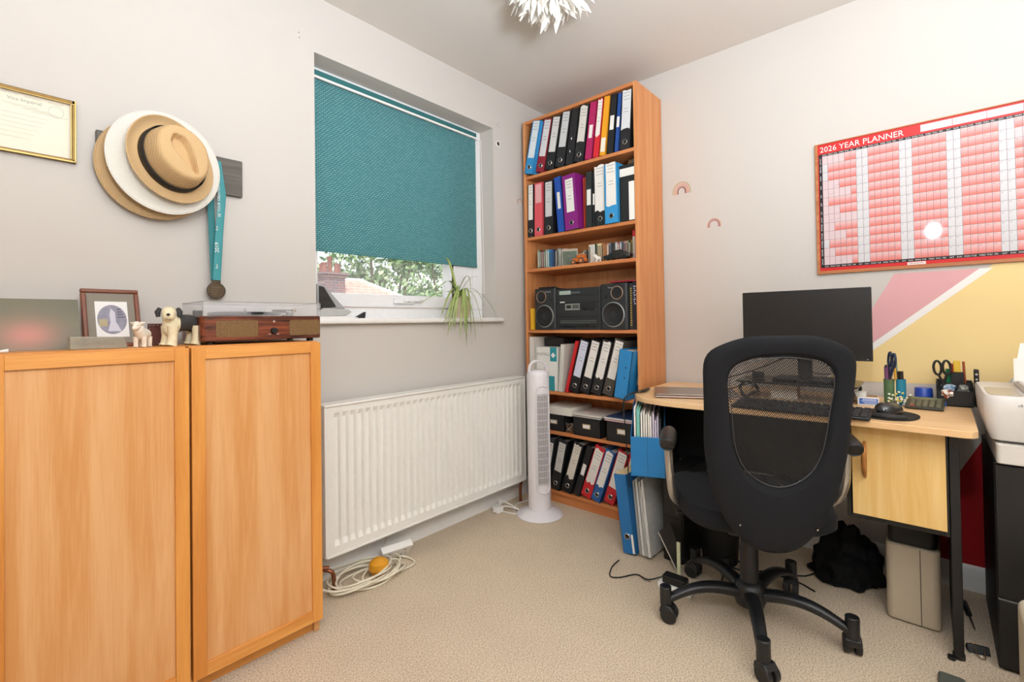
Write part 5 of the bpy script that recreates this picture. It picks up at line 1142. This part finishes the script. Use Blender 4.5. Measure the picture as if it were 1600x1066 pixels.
for nm, c0, cols, lab_ in (('foil_wrapper', (-.135, -1.925, oz + .062), ['#9fb1c2', '#6f8fa8'], 'crumpled blue silver wrapper in front of the desk tidy'), ('clear_wrapper', (-.132, -1.962, oz + .064), ['#8d8f86', '#74766e'], 'crumpled grey clear wrapper at right front of desk tidy'), ('sweet_wrapper', (-.148, -1.918, oz + .045), ['#c9663a', '#e3dcd2'], 'orange and white striped sweet wrapper in desk tidy')):
    bm = bmesh.new(); bmesh.ops.create_icosphere(bm, subdivisions=2, radius=.019)
    b = B(); b.v = [tuple(Vector(c0) + v.co * R.uniform(.6, 1.15)) for v in bm.verts]; b.f = [[v.index for v in f.verts] for f in bm.faces]; b.mi = [R.randrange(2) for _ in b.f]; bm.free()
    solo(b, nm, [mat(c, .25) for c in cols], lab_, 'wrapper', smooth=False)

# ================================================================== UNDER AND AROUND DESK
t = thing('black_drawer_unit', 'low black box unit standing under the left end of the desk', 'storage unit', (-.42, -1.07, 0))
B().rbox(-.52, -.22, -1.078, -.985, .0, .385, .01).out('body', mat('#151413', .6), t, bevel=.003)
for q_ in (.02, .20): B().box(-.523, -.520, -1.070, -.993, q_, q_ + .17).out('drawer_front', mat('#191817', .5), t, bevel=.001)
BL = mat('#1b78b4', .5, noise=.1, nscale=30, bump=.1, bscale=500)
t = thing('blue_document_box', 'bright blue cut away magazine file crammed with papers under the desk', 'magazine file', (-.652, -.985, .387), math.radians(23))
MATS[t.name] = Matrix.Translation((-.652, -.985, .387)); XB_ = t
xa, xb, ya, yb, zb_ = -.652, -.37, -1.054, -.917, .3865
B().box(xa, xa + .003, ya, yb, zb_, zb_ + .165).prism([(xa, zb_), (xb, zb_), (xb, zb_ + .28), (xb - .08, zb_ + .28), (xa, zb_ + .165)], yb - .003, yb, 1).prism([(xa, zb_), (xb, zb_), (xb, zb_ + .28), (xb - .08, zb_ + .28), (xa, zb_ + .165)], ya, ya + .003, 1).box(xa, xb, ya, yb, zb_, zb_ + .003).out('case', BL, t, bevel=.001)
B().box(xa - .0006, xa, ya + .068, ya + .070, zb_, zb_ + .165).out('front_crease', mat('#145f92', .6), t)
for k, (c, y_, h_) in enumerate((('#f1ede4', -.935, .285), ('#7cc4b4', -.945, .280), ('#8ecdbd', -.951, .275), ('#f0ece2', -.962, .262), ('#e9e4d8', -.972, .268), ('#f2eee6', -.981, .255), ('#e5dfd2', -.991, .262), ('#efe9df', -.999, .25), ('#d9cfe0', -1.009, .262), ('#cfc6d6', -1.018, .235), ('#bfb6c6', -1.027, .25), ('#2c2c30', -1.036, .24))):
    B().box(xa + .008 + .004 * (k % 3), xb - .01, y_ - .0035, y_ + .0030, zb_ + .004, zb_ + h_).out('paper', mat(c, .8), t, smooth=False)
B().prism([(ya - .004, zb_ + .10), (ya - .024, zb_ + .11), (ya - .020, zb_ + .165), (ya - .002, zb_ + .20)], xa + .004, xa + .0046, 0).box(xa + .010, -.42, ya - .016, ya - .006, zb_ + .002, zb_ + .13).out('loose_sheet', PAPER, t, smooth=False)
# leaning blue lever arch and plastic wallets
def leaner(name, label, y0_, w, h_, lean, col, x=-.66, d=.27):
    t = thing(name, label, 'file binder', (x, y0_, .0008), (math.radians(lean), 0, 0)); M_ = mat(col, .5, bump=.1, bscale=500)
    B().box(0, d, 0, .003, 0, h_).box(0, d, w - .003, w, 0, h_).box(0, .003, 0, w, 0, h_).out('cover', M_, t, world=False, bevel=.001)
    return t
t = leaner('lever_arch_file', 'blue lever arch file leaning on the carpet in front of the bookcase', -.905, .060, .345, 10, '#1d6fae', d=.262)
t.location.y = -.955; t.rotation_euler.x = math.radians(-7); 
t.location = (-.588, -.890, .0106); MATS[t.name] = Matrix.Translation(t.location) @ Euler(t.rotation_euler).to_matrix().to_4x4()
B().box(.02, .25, .006, .054, .006, .325).out('pages', mat('#e8cfa4', .8), t, world=False)
B().prism([(.002, .300), (.055, .318), (.050, .352), (.0, .330)], .004, .20, 0).out('buff_papers', mat('#f0cf9c', .8), t, world=False)
B().ring((-.001, .030, .075), (1, 0, 0), .0115, .002).out('finger_ring', CHROME, t, world=False); B().cyl((-.0012, .030, .075), (.002, .030, .075), .0105, n=16).out('finger_hole', BLK, t, world=False)
B().box(-.001, 0, .002, .012, .004, .085).out('spine_label', PAPER, t, world=False)
t = thing('plastic_wallets', 'bundle of clear plastic wallets full of paper leaning beside the blue file', 'plastic folder', (-.578, -.8955, .006), (math.radians(-7), 0, 0))
CW = mat('#c9c9c4', .12, trans=.3, spec=.8, noise=.3, nscale=25)
R = random.Random(17)
for k in range(4):
    y_ = -.062 + k * .0165; zt = .330 - .01 * (k % 2)
    B().add([(0 + .004 * k, y_, 0), (.25, y_, 0), (.25, y_, zt), (.004 * k + .02, y_ + .004, zt), (0 + .004 * k, y_ + .013, 0), (.25, y_ + .013, 0), (.25, y_ + .012, zt), (.004 * k + .02, y_ + .014, zt - .01)], [(0, 1, 2, 3), (7, 6, 5, 4), (0, 3, 7, 4), (1, 5, 6, 2), (3, 2, 6, 7), (0, 4, 5, 1)]).out('wallet', CW if k % 2 else mat('#d8d6cf', .3, noise=.2, nscale=30), t, world=False, bevel=.0015)
B().tube([(-.001, -.052, .06), (-.002, -.055, .14), (.002, -.050, .22), (.004, -.056, .30)], .0015, 6).out('torn_edge', WHITE, t, world=False)
# dark box leaning at the drawer unit with silver edge + cream folder edge
t = thing('black_tablet', 'thin black tablet with silver edge leaning against the drawer unit', 'tablet', (-.600, -.992, .015), (0, math.radians(10), 0))
B().prism([(-.0, .125), (-.085, .0), (-.108, .05), (-.05, .175)], .0, .008, 0).out('slab', BLK, t, world=False)
B().tube([(-.001, -.0, .125), (-.001, -.085, .0)], .0022, 6).out('silver_edge', mat('#cfc9c0', .3, metal=.5), t, world=False)
solo(B().box(-.615, -.608, -1.100, -1.086, .002, .135), 'cream_folder', mat('#dcdcb4', .7), 'narrow cream folder edge standing against the black tablet', 'folder', bevel=.001)
t = thing('waste_basket', 'round black waste basket beside the drawer unit', 'bin', (-.37, -1.175, 0))
B().lathe([(0, 0), (.070, 0), (.092, .30), (.094, .30), (.094, .306), (.088, .306), (.068, .006), (0, .006)], 36, cap=False, T=Matrix.Translation((-.37, -1.175, 0))).out('basket', mat('#131313', .6), t)
# adapters and cables on carpet
t = thing('power_adapter', 'black power adapter on a white socket strip on the carpet under the desk', 'adapter', (-.70, -1.13, 0))
B().rbox(-.745, -.675, -1.19, -1.06, .001, .020, .008).out('white_strip', WHITE, t, bevel=.003)
B().rbox(-.735, -.69, -1.165, -1.075, .020, .048, .006).out('adapter_body', BLK, t, bevel=.003)
B().tube([(-.71, -1.07, .03), (-.74, -1.02, .012), (-.72, -.96, .004), (-.78, -.92, .003), (-.80, -.885, .004), (-.74, -.86, .01), (-.69, -.865, .02)], .0028, 8).tube([(-.72, -1.16, .03), (-.66, -1.22, .01), (-.55, -1.24, .005), (-.42, -1.20, .004)], .0028, 8).out('lead', BLK, t)
t = thing('black_cable', 'black cables trailing across the carpet behind the chair base', 'cable', (-.35, -1.3, 0))
B().tube([(-.30, -1.13, .004), (-.38, -1.19, .004), (-.42, -1.27, .006), (-.34, -1.38, .004), (-.30, -1.48, .004), (-.22, -1.53, .02)], .003, 8).tube([(-.12, -1.02, .004), (-.18, -1.12, .004), (-.30, -1.16, .004), (-.36, -1.28, .004)], .003, 8).tube([(-.5, -1.26, .004), (-.40, -1.33, .004), (-.36, -1.44, .004), (-.40, -1.53, .004)], .003, 8).out('lead', BLK, t)
solo(B().lathe([(0, 0), (.026, 0), (.030, .02), (.022, .045), (0, .05)], 20, cap=False, T=Matrix.Translation((-.42, -1.215, .001))), 'round_plug', BLK, 'round black plug lying on carpet near cables', 'plug')
solo(B().box(-.25, -.235, -1.20, -1.10, .001, .006).box(-.30, -.20, -1.205, -1.195, .001, .005), 'red_booklet', mat('#8a2a22', .6), 'thin dark red booklet lying on the carpet under the desk', 'book')
solo(B().rbox(-.14, -.03, -1.16, -1.06, .001, .05, .008), 'white_adapter', WHITE, 'white adapter box on carpet against the right skirting', 'adapter', bevel=.004)
# black bag
t = thing('black_bag', 'slumped black fabric bag on the carpet under the desk', 'bag', (-.172, -1.605, 0))
bm = bmesh.new(); bmesh.ops.create_icosphere(bm, subdivisions=4, radius=1); R = random.Random(44)
from mathutils import noise as NZ
vs = []
for v in bm.verts:
    p = v.co; k = 1 + .28 * NZ.noise(p * 2.3) + .14 * NZ.noise(p * 6); q = Vector((p.x * .135 * k, p.y * .118 * k, max(-.02, p.z) * .175 * k * (1 - .35 * p.x * -1 if p.x < 0 else 1)))
    vs.append((q.x, q.y, max(0.001, q.z + .012)))
b = B(); b.v = vs; b.f = [[v.index for v in f.verts] for f in bm.faces]; b.mi = [0] * len(b.f); bm.free()
b.out('bag_body', mat('#0d0d0d', .85, bump=.6, bscale=60, spec=.25), t, world=False)
# beige shredder bin
t = thing('paper_shredder', 'beige upright bin with dark top and vertical seam under desk cupboard', 'bin', (-.29, -1.815, 0))
BG = mat('#b9ab93', .55)
B().rbox(-.415, -.17, -1.888, -1.745, .003, .262, .022).out('body', BG, t, bevel=.006)
B().box(-.4165, -.4145, -1.838, -1.8355, .006, .258).out('seam', mat('#5a4f40', .7), t)
B().rbox(-.405, -.18, -1.880, -1.752, .262, .325, .018).out('top_unit', mat('#161513', .6), t, bevel=.006)
B().rbox(-.405, -.18, -1.880, -1.752, 0.0005, .003, .018).out('base_rim', mat('#4a3f2c', .7), t)
# screwdriver + bulldog clip + dark pad
t = thing('screwdriver', 'small dark screwdriver on the carpet behind the desk leg', 'screwdriver', (-.25, -1.955, 0))
B().tube([(-.15, -1.948, .010), (-.235, -1.958, .009)], [.009, .008], 10).out('handle', BLK, t, bevel=.001); B().tube([(-.235, -1.958, .009), (-.32, -1.968, .004)], [.003, .0018], 8).out('shaft', mat('#5c4f45', .4, metal=.7), t)
t = thing('bulldog_clip', 'black bulldog clip with brass wire arms on the carpet', 'clip', (-.455, -1.968, 0), math.radians(14))
B().prism([(-.014, .002), (.014, .002), (.003, .022), (-.003, .022)], -.026, .026, 1).out('body', BLK, t, world=False, bevel=.001)
for s_ in (-1, 1): B().tube([(s_ * .004, -.011, .016), (s_ * .034, -.008, .006), (s_ * .040, 0, .005), (s_ * .034, .008, .006), (s_ * .004, .011, .016)], .0014, 6).out('wire_arm', mat('#b8965a', .3, metal=.9), t, world=False)
solo(B().rbox(-.76, -.655, -1.935, -1.875, .001, .016, .012), 'grey_pad', mat('#565a50', .7), 'flat grey green pad on carpet at bottom edge of picture', 'pad', bevel=.005)

# ---- printer cabinet and printer
t = thing('black_pedestal', 'tall black two door pedestal carrying the printer at right edge', 'cabinet', (-.30, -2.25, 0))
B().box(-.50, -.05, -2.50, -2.010, .0, .604).out('carcass', mat('#131211', .55), t, bevel=.002)
B().box(-.516, -.501, -2.50, -2.012, .212, .600).out('door', mat('#161514', .45), t, bevel=.002); B().box(-.516, -.501, -2.50, -2.012, .010, .206).out('door', mat('#161514', .45), t, bevel=.002)
B().box(-.5165, -.501, -2.50, -2.012, .207, .2095).out('silver_line', mat('#8b8c88', .4, metal=.5), t)
t = thing('printer', 'white inkjet printer with rounded body at the right edge', 'printer', (-.30, -2.22, .605))
PW = mat('#ddd8d2', .4)
B().rbox(-.525, -.12, -2.44, -2.015, .606, .664, .012).out('paper_tray', mat('#dcd6cb', .45), t, bevel=.003)
pts = []; vs = []; prof_ = [(.668, .030), (.674, .014), (.70, .006), (.76, .0), (.795, -.001), (.803, .004)]
for z_, ins in prof_:
    for cx_, cy_, a0 in ((-.14, -2.03, 0), (-.49, -2.03, 90), (-.49, -2.42, 180), (-.14, -2.42, 270)):
        for i in range(6): a = math.radians(a0 + 18 * i); vs.append((cx_ + (.038 - ins) * math.cos(a), cy_ + (.038 - ins) * math.sin(a), z_))
n_ = 24; fs = [(i * n_ + k, i * n_ + (k + 1) % n_, (i + 1) * n_ + (k + 1) % n_, (i + 1) * n_ + k) for i in range(5) for k in range(n_)] + [tuple(range(n_))[::-1], tuple(5 * n_ + k for k in range(n_))]
B().add(vs, fs).out('body', PW, t)
B().rbox(-.50, -.30, -2.075, -2.005, .8032, .8045, .015).out('scanner_glass', mat('#b9af9c', .3), t)
B().rbox(-.522, -.15, -2.43, -2.085, .8035, .828, .02).out('lid', PW, t, bevel=.005)
B().box(-.529, -.527, -2.42, -2.03, .672, .674).out('seam', DGREY, t)
b = B()
for k in range(11): b.box(-.5293, -.5289, -2.062 - .0052 * k, -2.0655 - .0052 * k, .7765, .7765 + .0035 * (1 + k % 2))
b.out('lettering', mat('#8f8c86', .5), t, smooth=False, kind='stuff')
B().add([(-.26, -2.43, .82), (-.26, -2.075, .82), (-.20, -2.10, .945), (-.20, -2.43, .945)], [(0, 1, 2, 3)]).box(-.30, -.298, -2.43, -2.075, .8285, .90).out('paper_sheets', PAPER, t, smooth=False)
solo(B().rbox(-1.02, -.735, -2.45, -2.030, .0, .325, .03), 'beige_bin', mat('#d9cdb6', .5), 'rounded beige plastic bin cut off at the bottom right corner', 'bin', bevel=.02, seg=4)

# ================================================================== PLANNER
t = thing('year_planner', 'red and white 2026 wall planner in thin wooden frame', 'wall planner', (-.006, -1.93, 1.232))
yl, yr_, zb_, zt_ = -1.503, -2.325, 1.232, 1.812
WF = wood('planner_wood', '#a4602e', '#c47e48', 1, .5, 2)
B().box(-.014, -.001, yl, yl - .011, zb_, zt_).box(-.014, -.001, yr_, yr_ + .011, zb_, zt_).box(-.014, -.001, yl - .011, yr_ + .011, zb_, zb_ + .014).box(-.014, -.001, yl - .011, yr_ + .011, zt_ - .004, zt_).out('frame', WF, t, bevel=.001)
gy, gw, gz0, gz1 = -1.530, .0203, 1.272, 1.755; rh = (gz1 - gz0) / 13; xs = -.011
b = B(); b.c = []
def cell(y0_, y1_, z0_, z1_, ct, cbm, x=xs):
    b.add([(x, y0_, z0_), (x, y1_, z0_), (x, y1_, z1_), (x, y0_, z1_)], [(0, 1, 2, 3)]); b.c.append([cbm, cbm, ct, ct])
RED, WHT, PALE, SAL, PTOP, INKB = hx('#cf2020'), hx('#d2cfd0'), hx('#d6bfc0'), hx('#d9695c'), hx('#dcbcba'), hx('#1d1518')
cell(yl - .011, yr_ + .011, zb_ + .014, zt_ - .004, RED, RED, xs + .001)
cell(yl - .014, gy - 37 * gw - .012, gz0 - .012, gz1 + .010, INKB, INKB, xs + .0005)
starts = [4, 0, 0, 3, 5, 1, 3, 6, 2, 4, 0, 2, 5]; days = [31, 28, 31, 30, 31, 30, 31, 31, 30, 31, 30, 31, 31]
nums = []
lw = .0012
cell(gy, gy - 37 * gw, gz0, gz1, hx('#7f6767'), hx('#7f6767'), xs + .0002)
for r_ in range(13):
    z1_ = gz1 - r_ * rh; z0_ = z1_ - rh
    for c_ in range(37):
        d_ = c_ - starts[r_] + 1; wk = c_ % 7 in (0, 6); y0_ = gy - c_ * gw
        if wk: k1, k2 = WHT, hx('#cbc9c9')
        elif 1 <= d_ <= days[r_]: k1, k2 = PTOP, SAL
        else: k1 = k2 = PALE
        if c_ == 0 and not (1 <= d_ <= days[r_]): k1 = k2 = PALE
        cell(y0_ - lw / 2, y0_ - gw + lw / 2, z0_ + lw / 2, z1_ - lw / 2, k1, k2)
        if 1 <= d_ <= days[r_]: nums.append((str(d_), y0_ - .0025, z1_ - .0078))
for k in range(5): cell(-1.862 - k * .094, -1.862 - k * .094 - .0928, 1.773, 1.801, hx('#cfcccd'), hx('#c9c6c7'))
cell(-1.812, -1.868, 1.247, 1.258, hx('#f0dcd6'), hx('#f0dcd6'), xs - .0002)
PR = vcol_mat('planner_print', .5, coat=.3, spec=.25)
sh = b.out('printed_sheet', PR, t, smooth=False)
b = B(); text(b, '2026 YEAR PLANNER', .0335, basis((xs - .0006, -1.522, 1.7735), (0, -.93, 0), (0, 0, 1.0), (-1, 0, 0))); b.out('title_lettering', mat('#f2ece6', .4), t, smooth=False)
b = B(); DN = ['SUN', 'MON', 'TUE', 'WED', 'THU', 'FRI', 'SAT']; MN = ['JANUARY', 'FEBRUARY', 'MARCH', 'APRIL', 'MAY', 'JUNE', 'JULY', 'AUGUST', 'SEPTEMBER', 'OCTOBER', 'NOVEMBER', 'DECEMBER', 'JANUARY']
for c_ in range(37):
    for zz in (gz1 + .0022, gz0 - .0092): text(b, DN[c_ % 7], .0075, TR(gy - c_ * gw - .0015, zz, xs - .0003))
for r_ in range(13): text(b, MN[r_], .0062, basis((xs - .0003, gy + .0045, gz1 - (r_ + 1) * rh + .003), (0, 0, 1), (0, 1, 0), (-1, 0, 0)))
b.out('day_and_month_lettering', mat('#e8e2de', .5), t, smooth=False, kind='stuff')
b = B()
for s_, y_, z_ in nums: text(b, s_, .0062, TR(y_, z_, xs - .0003))
for k in range(14): b.box(xs - .0006, xs - .0003, -1.817 - .0033 * k, -1.8192 - .0033 * k, 1.2512, 1.2512 + .0022 * (1 + (k * 7 % 3) * .3))
R = random.Random(8)
b.out('date_lettering', mat('#7d5c5c', .5), t, smooth=False, kind='stuff')
b = B(); 
for _ in range(26):
    c_, r_ = R.choice([1, 2, 3, 8, 9, 11, 15, 16, 17, 23, 24, 25, 30]), R.randrange(13); y_, z_ = gy - c_ * gw - .004, gz1 - (r_ + 1) * rh + .014
    b.strip([(xs - .0005, y_ - k * .004, z_ + R.uniform(-.003, .003)) for k in range(6)], .00035, (0, .2, 1), thick=.0001)
b.out('handwriting', mat('#5d4a52', .6), t, smooth=False, kind='stuff')

# ================================================================== FEATHER LAMPSHADE
t = thing('feather_lampshade', 'white feather ceiling lampshade at top edge of picture', 'lamp', (-1.02, -.80, 2.28))
lc = Vector((-1.02, -.80, 2.358))
B().cyl((lc.x, lc.y, 2.385), (lc.x, lc.y, 2.399), .045, n=24).out('ceiling_rose', WHITE, t, bevel=.004)
B().lathe([(.05, .027), (.09, .02), (.12, .0), (.10, -.018), (.05, -.025), (0, -.026)], 32, cap=False, T=Matrix.Translation(lc)).out('shade_core', mat('#efe9df', .8), t)
R = random.Random(19); FM = mat('#fbf7ee', .8)
protos = []
for q in range(4):
    b = B(); L_ = .085; pts = [(0, 0, 0), (L_ * .35, 0, .006 * q), (L_ * .7, 0, .004 - .006 * q), (L_, 0, -.016 - .004 * q)]
    b.strip([Vector(p) for p in pts], .0075 + .0015 * q, (0, 1, 0), taper=[.25, 1, .9, .05], thick=.0007); protos.append(b)
first = []
for q, b in enumerate(protos):
    o = b.out('feather', FM, t, world=False); first.append(o)
for i in range(150):
    a = R.uniform(0, 2 * pi); el = R.uniform(-1.35, .25); rr = .095
    p = Vector((math.cos(a) * rr * math.cos(el) * 1.15, math.sin(a) * rr * math.cos(el) * 1.15, math.sin(el) * .035)) + (lc - Vector(t.location))
    d = Vector((math.cos(a) * math.cos(el), math.sin(a) * math.cos(el), math.sin(el) * .8 - .12)).normalized()
    o = first[i] if i < 4 else first[i % 4].copy()
    if i >= 4: COL.objects.link(o); o.parent = t
    s_ = R.uniform(.7, 1.25)
    if (el < -.8 and R.random() < .35): s_ *= 1.2
    q_ = d.to_track_quat('X', 'Z'); o.location = p; o.rotation_mode = 'QUATERNION'; o.rotation_quaternion = q_ @ Euler((R.uniform(-1.5, 1.5), 0, 0)).to_quaternion(); o.scale = (s_, s_, s_)

# ================================================================== OFFICE CHAIR
ca = math.radians(32.0)
ch = thing('office_chair', 'black office swivel chair with mesh back seen from behind', 'office chair', (-.733, -1.393, 0), ca)
CB = mat('#17181a', .38); FAB = mat('#1d1e21', .9, bump=.5, bscale=900, spec=.25)
def plane_x(z): return -(.29 + .17 * (z - .33))
outl = [(-.2, .934), (-.164, .962), (-.092, .988), (.007, .998), (.084, .991), (.147, .96), (.178, .926), (.171, .849), (.162, .771), (.156, .707), (.15, .625), (.144, .542), (.12, .456), (.08, .393), (.036, .36), (-.024, .363), (-.079, .395), (-.135, .458), (-.168, .526), (-.197, .594), (-.212, .679), (-.208, .78), (-.206, .862)]
innl = [(-.144, .894), (-.09, .932), (-.018, .938), (.08, .932), (.126, .907), (.126, .849), (.116, .785), (.11, .738), (.101, .672), (.076, .606), (.005, .567), (-.078, .591), (-.133, .656), (-.149, .731), (-.148, .797)]
# symmetrise about the chair's centre line (the real back is symmetric)
SC = -.018
cen = Vector((SC, .70))
def polar(P, a):
    d = Vector((math.cos(a), math.sin(a))); best = 0
    for i in range(len(P)):
        p, q = Vector(P[i]) - cen, Vector(P[(i + 1) % len(P)]) - cen; e_ = q - p; den = d.x * e_.y - d.y * e_.x
        if abs(den) < 1e-9: continue
        tt = (p.x * e_.y - p.y * e_.x) / den; uu = (p.x * d.y - p.y * d.x) / den
        if tt > 0 and -1e-6 <= uu <= 1 + 1e-6: best = max(best, tt)
    return best
NA = 72; so = smooth_poly(outl, 3); si = smooth_poly(innl, 3); ro = []; ri = []
for k in range(NA):
    a = 2 * pi * k / NA; am = pi - a
    ro.append((polar(so, a) + polar(so, am)) / 2 * (1 + .055 * abs(math.cos(a)))); ri.append((polar(si, a) + polar(si, am)) / 2 * (1 - .06 * abs(math.cos(a))))
def bp(r_, k, off):
    a = 2 * pi * k / NA; s_ = r_ * math.cos(a); z_ = cen.y + r_ * math.sin(a)
    bow = .9 * s_ * s_ - .035 * math.exp(-((z_ - .56) / .12) ** 2) * 0
    return Vector((plane_x(z_) + bow + off, -(s_ + SC), z_))
b = B(); vs = []; loops = [(lambda k: ro[k], .012), (lambda k: ro[k] - .010, -.008), (lambda k: ro[k] * .6 + ri[k] * .4, -.014), (lambda k: ri[k] + .008, -.009), (lambda k: ri[k], .004), (lambda k: ri[k] + .010, .016), (lambda k: ro[k] - .012, .024)]
for f_, off in loops:
    for k in range(NA): vs.append(bp(f_(k), k, off))
nl = len(loops); fs = [((i % nl) * NA + k, (i % nl) * NA + (k + 1) % NA, ((i + 1) % nl) * NA + (k + 1) % NA, ((i + 1) % nl) * NA + k) for i in range(nl) for k in range(NA)]
o = b.add(vs, fs).out('back_frame', FAB, ch, world=False); ss = o.modifiers.new('sub', 'SUBSURF'); ss.levels = ss.render_levels = 1
b = B(); rings_ = [1.0, .75, .5, .25]; vs = [bp(ri[k] * f_ + .004, k, .002) for f_ in rings_ for k in range(NA)] + [bp(0, 0, .002)]
fs = [(i * NA + k, i * NA + (k + 1) % NA, (i + 1) * NA + (k + 1) % NA, (i + 1) * NA + k) for i in range(3) for k in range(NA)] + [(3 * NA + k, 3 * NA + (k + 1) % NA, 4 * NA) for k in range(NA)]
b.add(vs, fs).out('back_mesh', mesh_fabric(), ch, world=False)
B().tube([bp(ri[k] - .002, k, -.003) for k in range(NA)], .0013, 5, closed=True).out('mesh_piping', mat('#3c3d40', .5), ch, world=False)
b = B().box(-.292, -.272, -.035, .035, .395, .50).tube([(-.28, 0, .40), (-.16, 0, .365), (-.05, 0, .36)], [.028, .026, .026], 10); b.out('back_bracket', CB, ch, world=False, bevel=.006)
b = B()
for s_, z_ in ((-.115, .452), (.085, .452)): b.cyl(bp(0, 0, 0) * 0 + Vector((plane_x(z_) - .016 + .9 * s_ * s_, -s_, z_)), Vector((plane_x(z_) + .9 * s_ * s_, -s_, z_)), .0025, n=8)
b.out('screw', CHROME, ch, world=False)
# seat
vs = []; fs = []; n_ = 40
def sq(a, w, d): c_, s_ = math.cos(a), math.sin(a); return (d * math.copysign(abs(c_) ** .55, c_), w * math.copysign(abs(s_) ** .55, s_))
for z_, f_ in ((.375, .80), (.378, .93), (.392, .995), (.42, 1.0), (.442, .965), (.452, .86), (.447, .5), (.445, .1)):
    for k in range(n_): x_, y_ = sq(2 * pi * k / n_, .236 * f_, .232 * f_); vs.append((x_ + .015, y_, z_ - (.012 if x_ > .2 * f_ and f_ > .8 else 0)))
fs = [(i * n_ + k, i * n_ + (k + 1) % n_, (i + 1) * n_ + (k + 1) % n_, (i + 1) * n_ + k) for i in range(7) for k in range(n_)] + [tuple(range(n_))[::-1], tuple(7 * n_ + k for k in range(n_))]
B().add(vs, fs).out('seat', FAB, ch, world=False)
B().rbox(-.11, .12, -.09, .09, .33, .376, .02).rbox(-.15, .16, -.15, .15, .362, .376, .02).out('mechanism', CB, ch, world=False, bevel=.004)
B().tube([(.02, .09, .35), (.02, .20, .352), (.02, .235, .350)], [.005, .005, .010], 10).out('height_lever', CB, ch, world=False)
# arms
for s_ in (-1, 1):
    B().tube([(-.078, s_ * .274, .622), (-.082, s_ * .272, .56), (-.078, s_ * .268, .50), (-.050, s_ * .258, .445), (-.0, s_ * .238, .402), (.04, s_ * .20, .372), (.05, s_ * .14, .366)], .0138, 14).out('arm_tube', mat('#b9b6b0', .28, metal=.9), ch, world=False)
    TA = Matrix.Translation((-.10, s_ * .277, .640)) @ Matrix.Rotation(math.radians(-11), 4, 'Z')
    B().tube([(-.050, 0, -.008), (-.042, 0, -.005), (-.01, 0, -.003), (.04, 0, 0), (.085, 0, 0), (.108, 0, -.003), (.114, 0, -.005)], [.020, .0255, .027, .0275, .0265, .022, .015], 18, T=TA).out('arm_pad', mat('#1f1e1c', .45), ch, world=False)
# column and base
B().lathe([(.034, .06), (.034, .12), (.029, .13), (.029, .25), (.026, .255), (.026, .335)], 28, T=Matrix()).out('gas_column', CB, ch, world=False)
B().lathe([(.0, .060), (.046, .060), (.052, .08), (.050, .118), (.038, .135), (.028, .140)], 32, cap=False).out('hub', CB, ch, world=False)
angs = [169.9 + 72 * k for k in range(5)]
for k, a_ in enumerate(angs):
    A = Matrix.Rotation(math.radians(a_), 4, 'Z')
    pts = []; 
    for i in range(11):
        u = i / 10; x_ = .035 + .245 * u; z_ = .098 + .030 * math.sin(pi * min(1, u * 1.15) * .62) - .052 * u ** 2.2; pts.append((x_, z_, .026 - .009 * u, .020 - .006 * u))
    vs = []; m_ = 12
    for x_, z_, hw, hh in pts:
        for q in range(m_): t_ = 2 * pi * q / m_; vs.append((x_, hw * math.copysign(abs(math.cos(t_)) ** .8, math.cos(t_)), z_ + hh * math.sin(t_)))
    fs = [(i * m_ + q, i * m_ + (q + 1) % m_, (i + 1) * m_ + (q + 1) % m_, (i + 1) * m_ + q) for i in range(10) for q in range(m_)] + [tuple(range(m_))[::-1], tuple(10 * m_ + q for q in range(m_))]
    lg = B().add(vs, fs, 0, A).out('leg', CB, ch, world=False)
    B().cyl((.288, 0, .052), (.288, 0, .118), .0195, n=20, T=A).out('caster_stem', CB, lg, world=False, bevel=.003)
    C2 = A @ Matrix.Translation((.288, 0, 0)) @ Matrix.Rotation(math.radians((40, 100, 200, 20, 150)[k]), 4, 'Z')
    w_ = B()
    for s_ in (-1, 1): w_.cyl((.012, s_ * .006, .0265), (.012, s_ * .024, .0265), .0265, n=24, T=C2)
    w_.out('caster_wheel', mat('#1b1b1b', .5), lg, world=False, bevel=.003)
    B().prism([(-.018, .030), (-.016, .050), (.0, .060), (.020, .058), (.034, .045), (.022, .044), (.0, .044)], -.022, .022, 1, T=C2).out('caster_hood', CB, lg, world=False, bevel=.003)
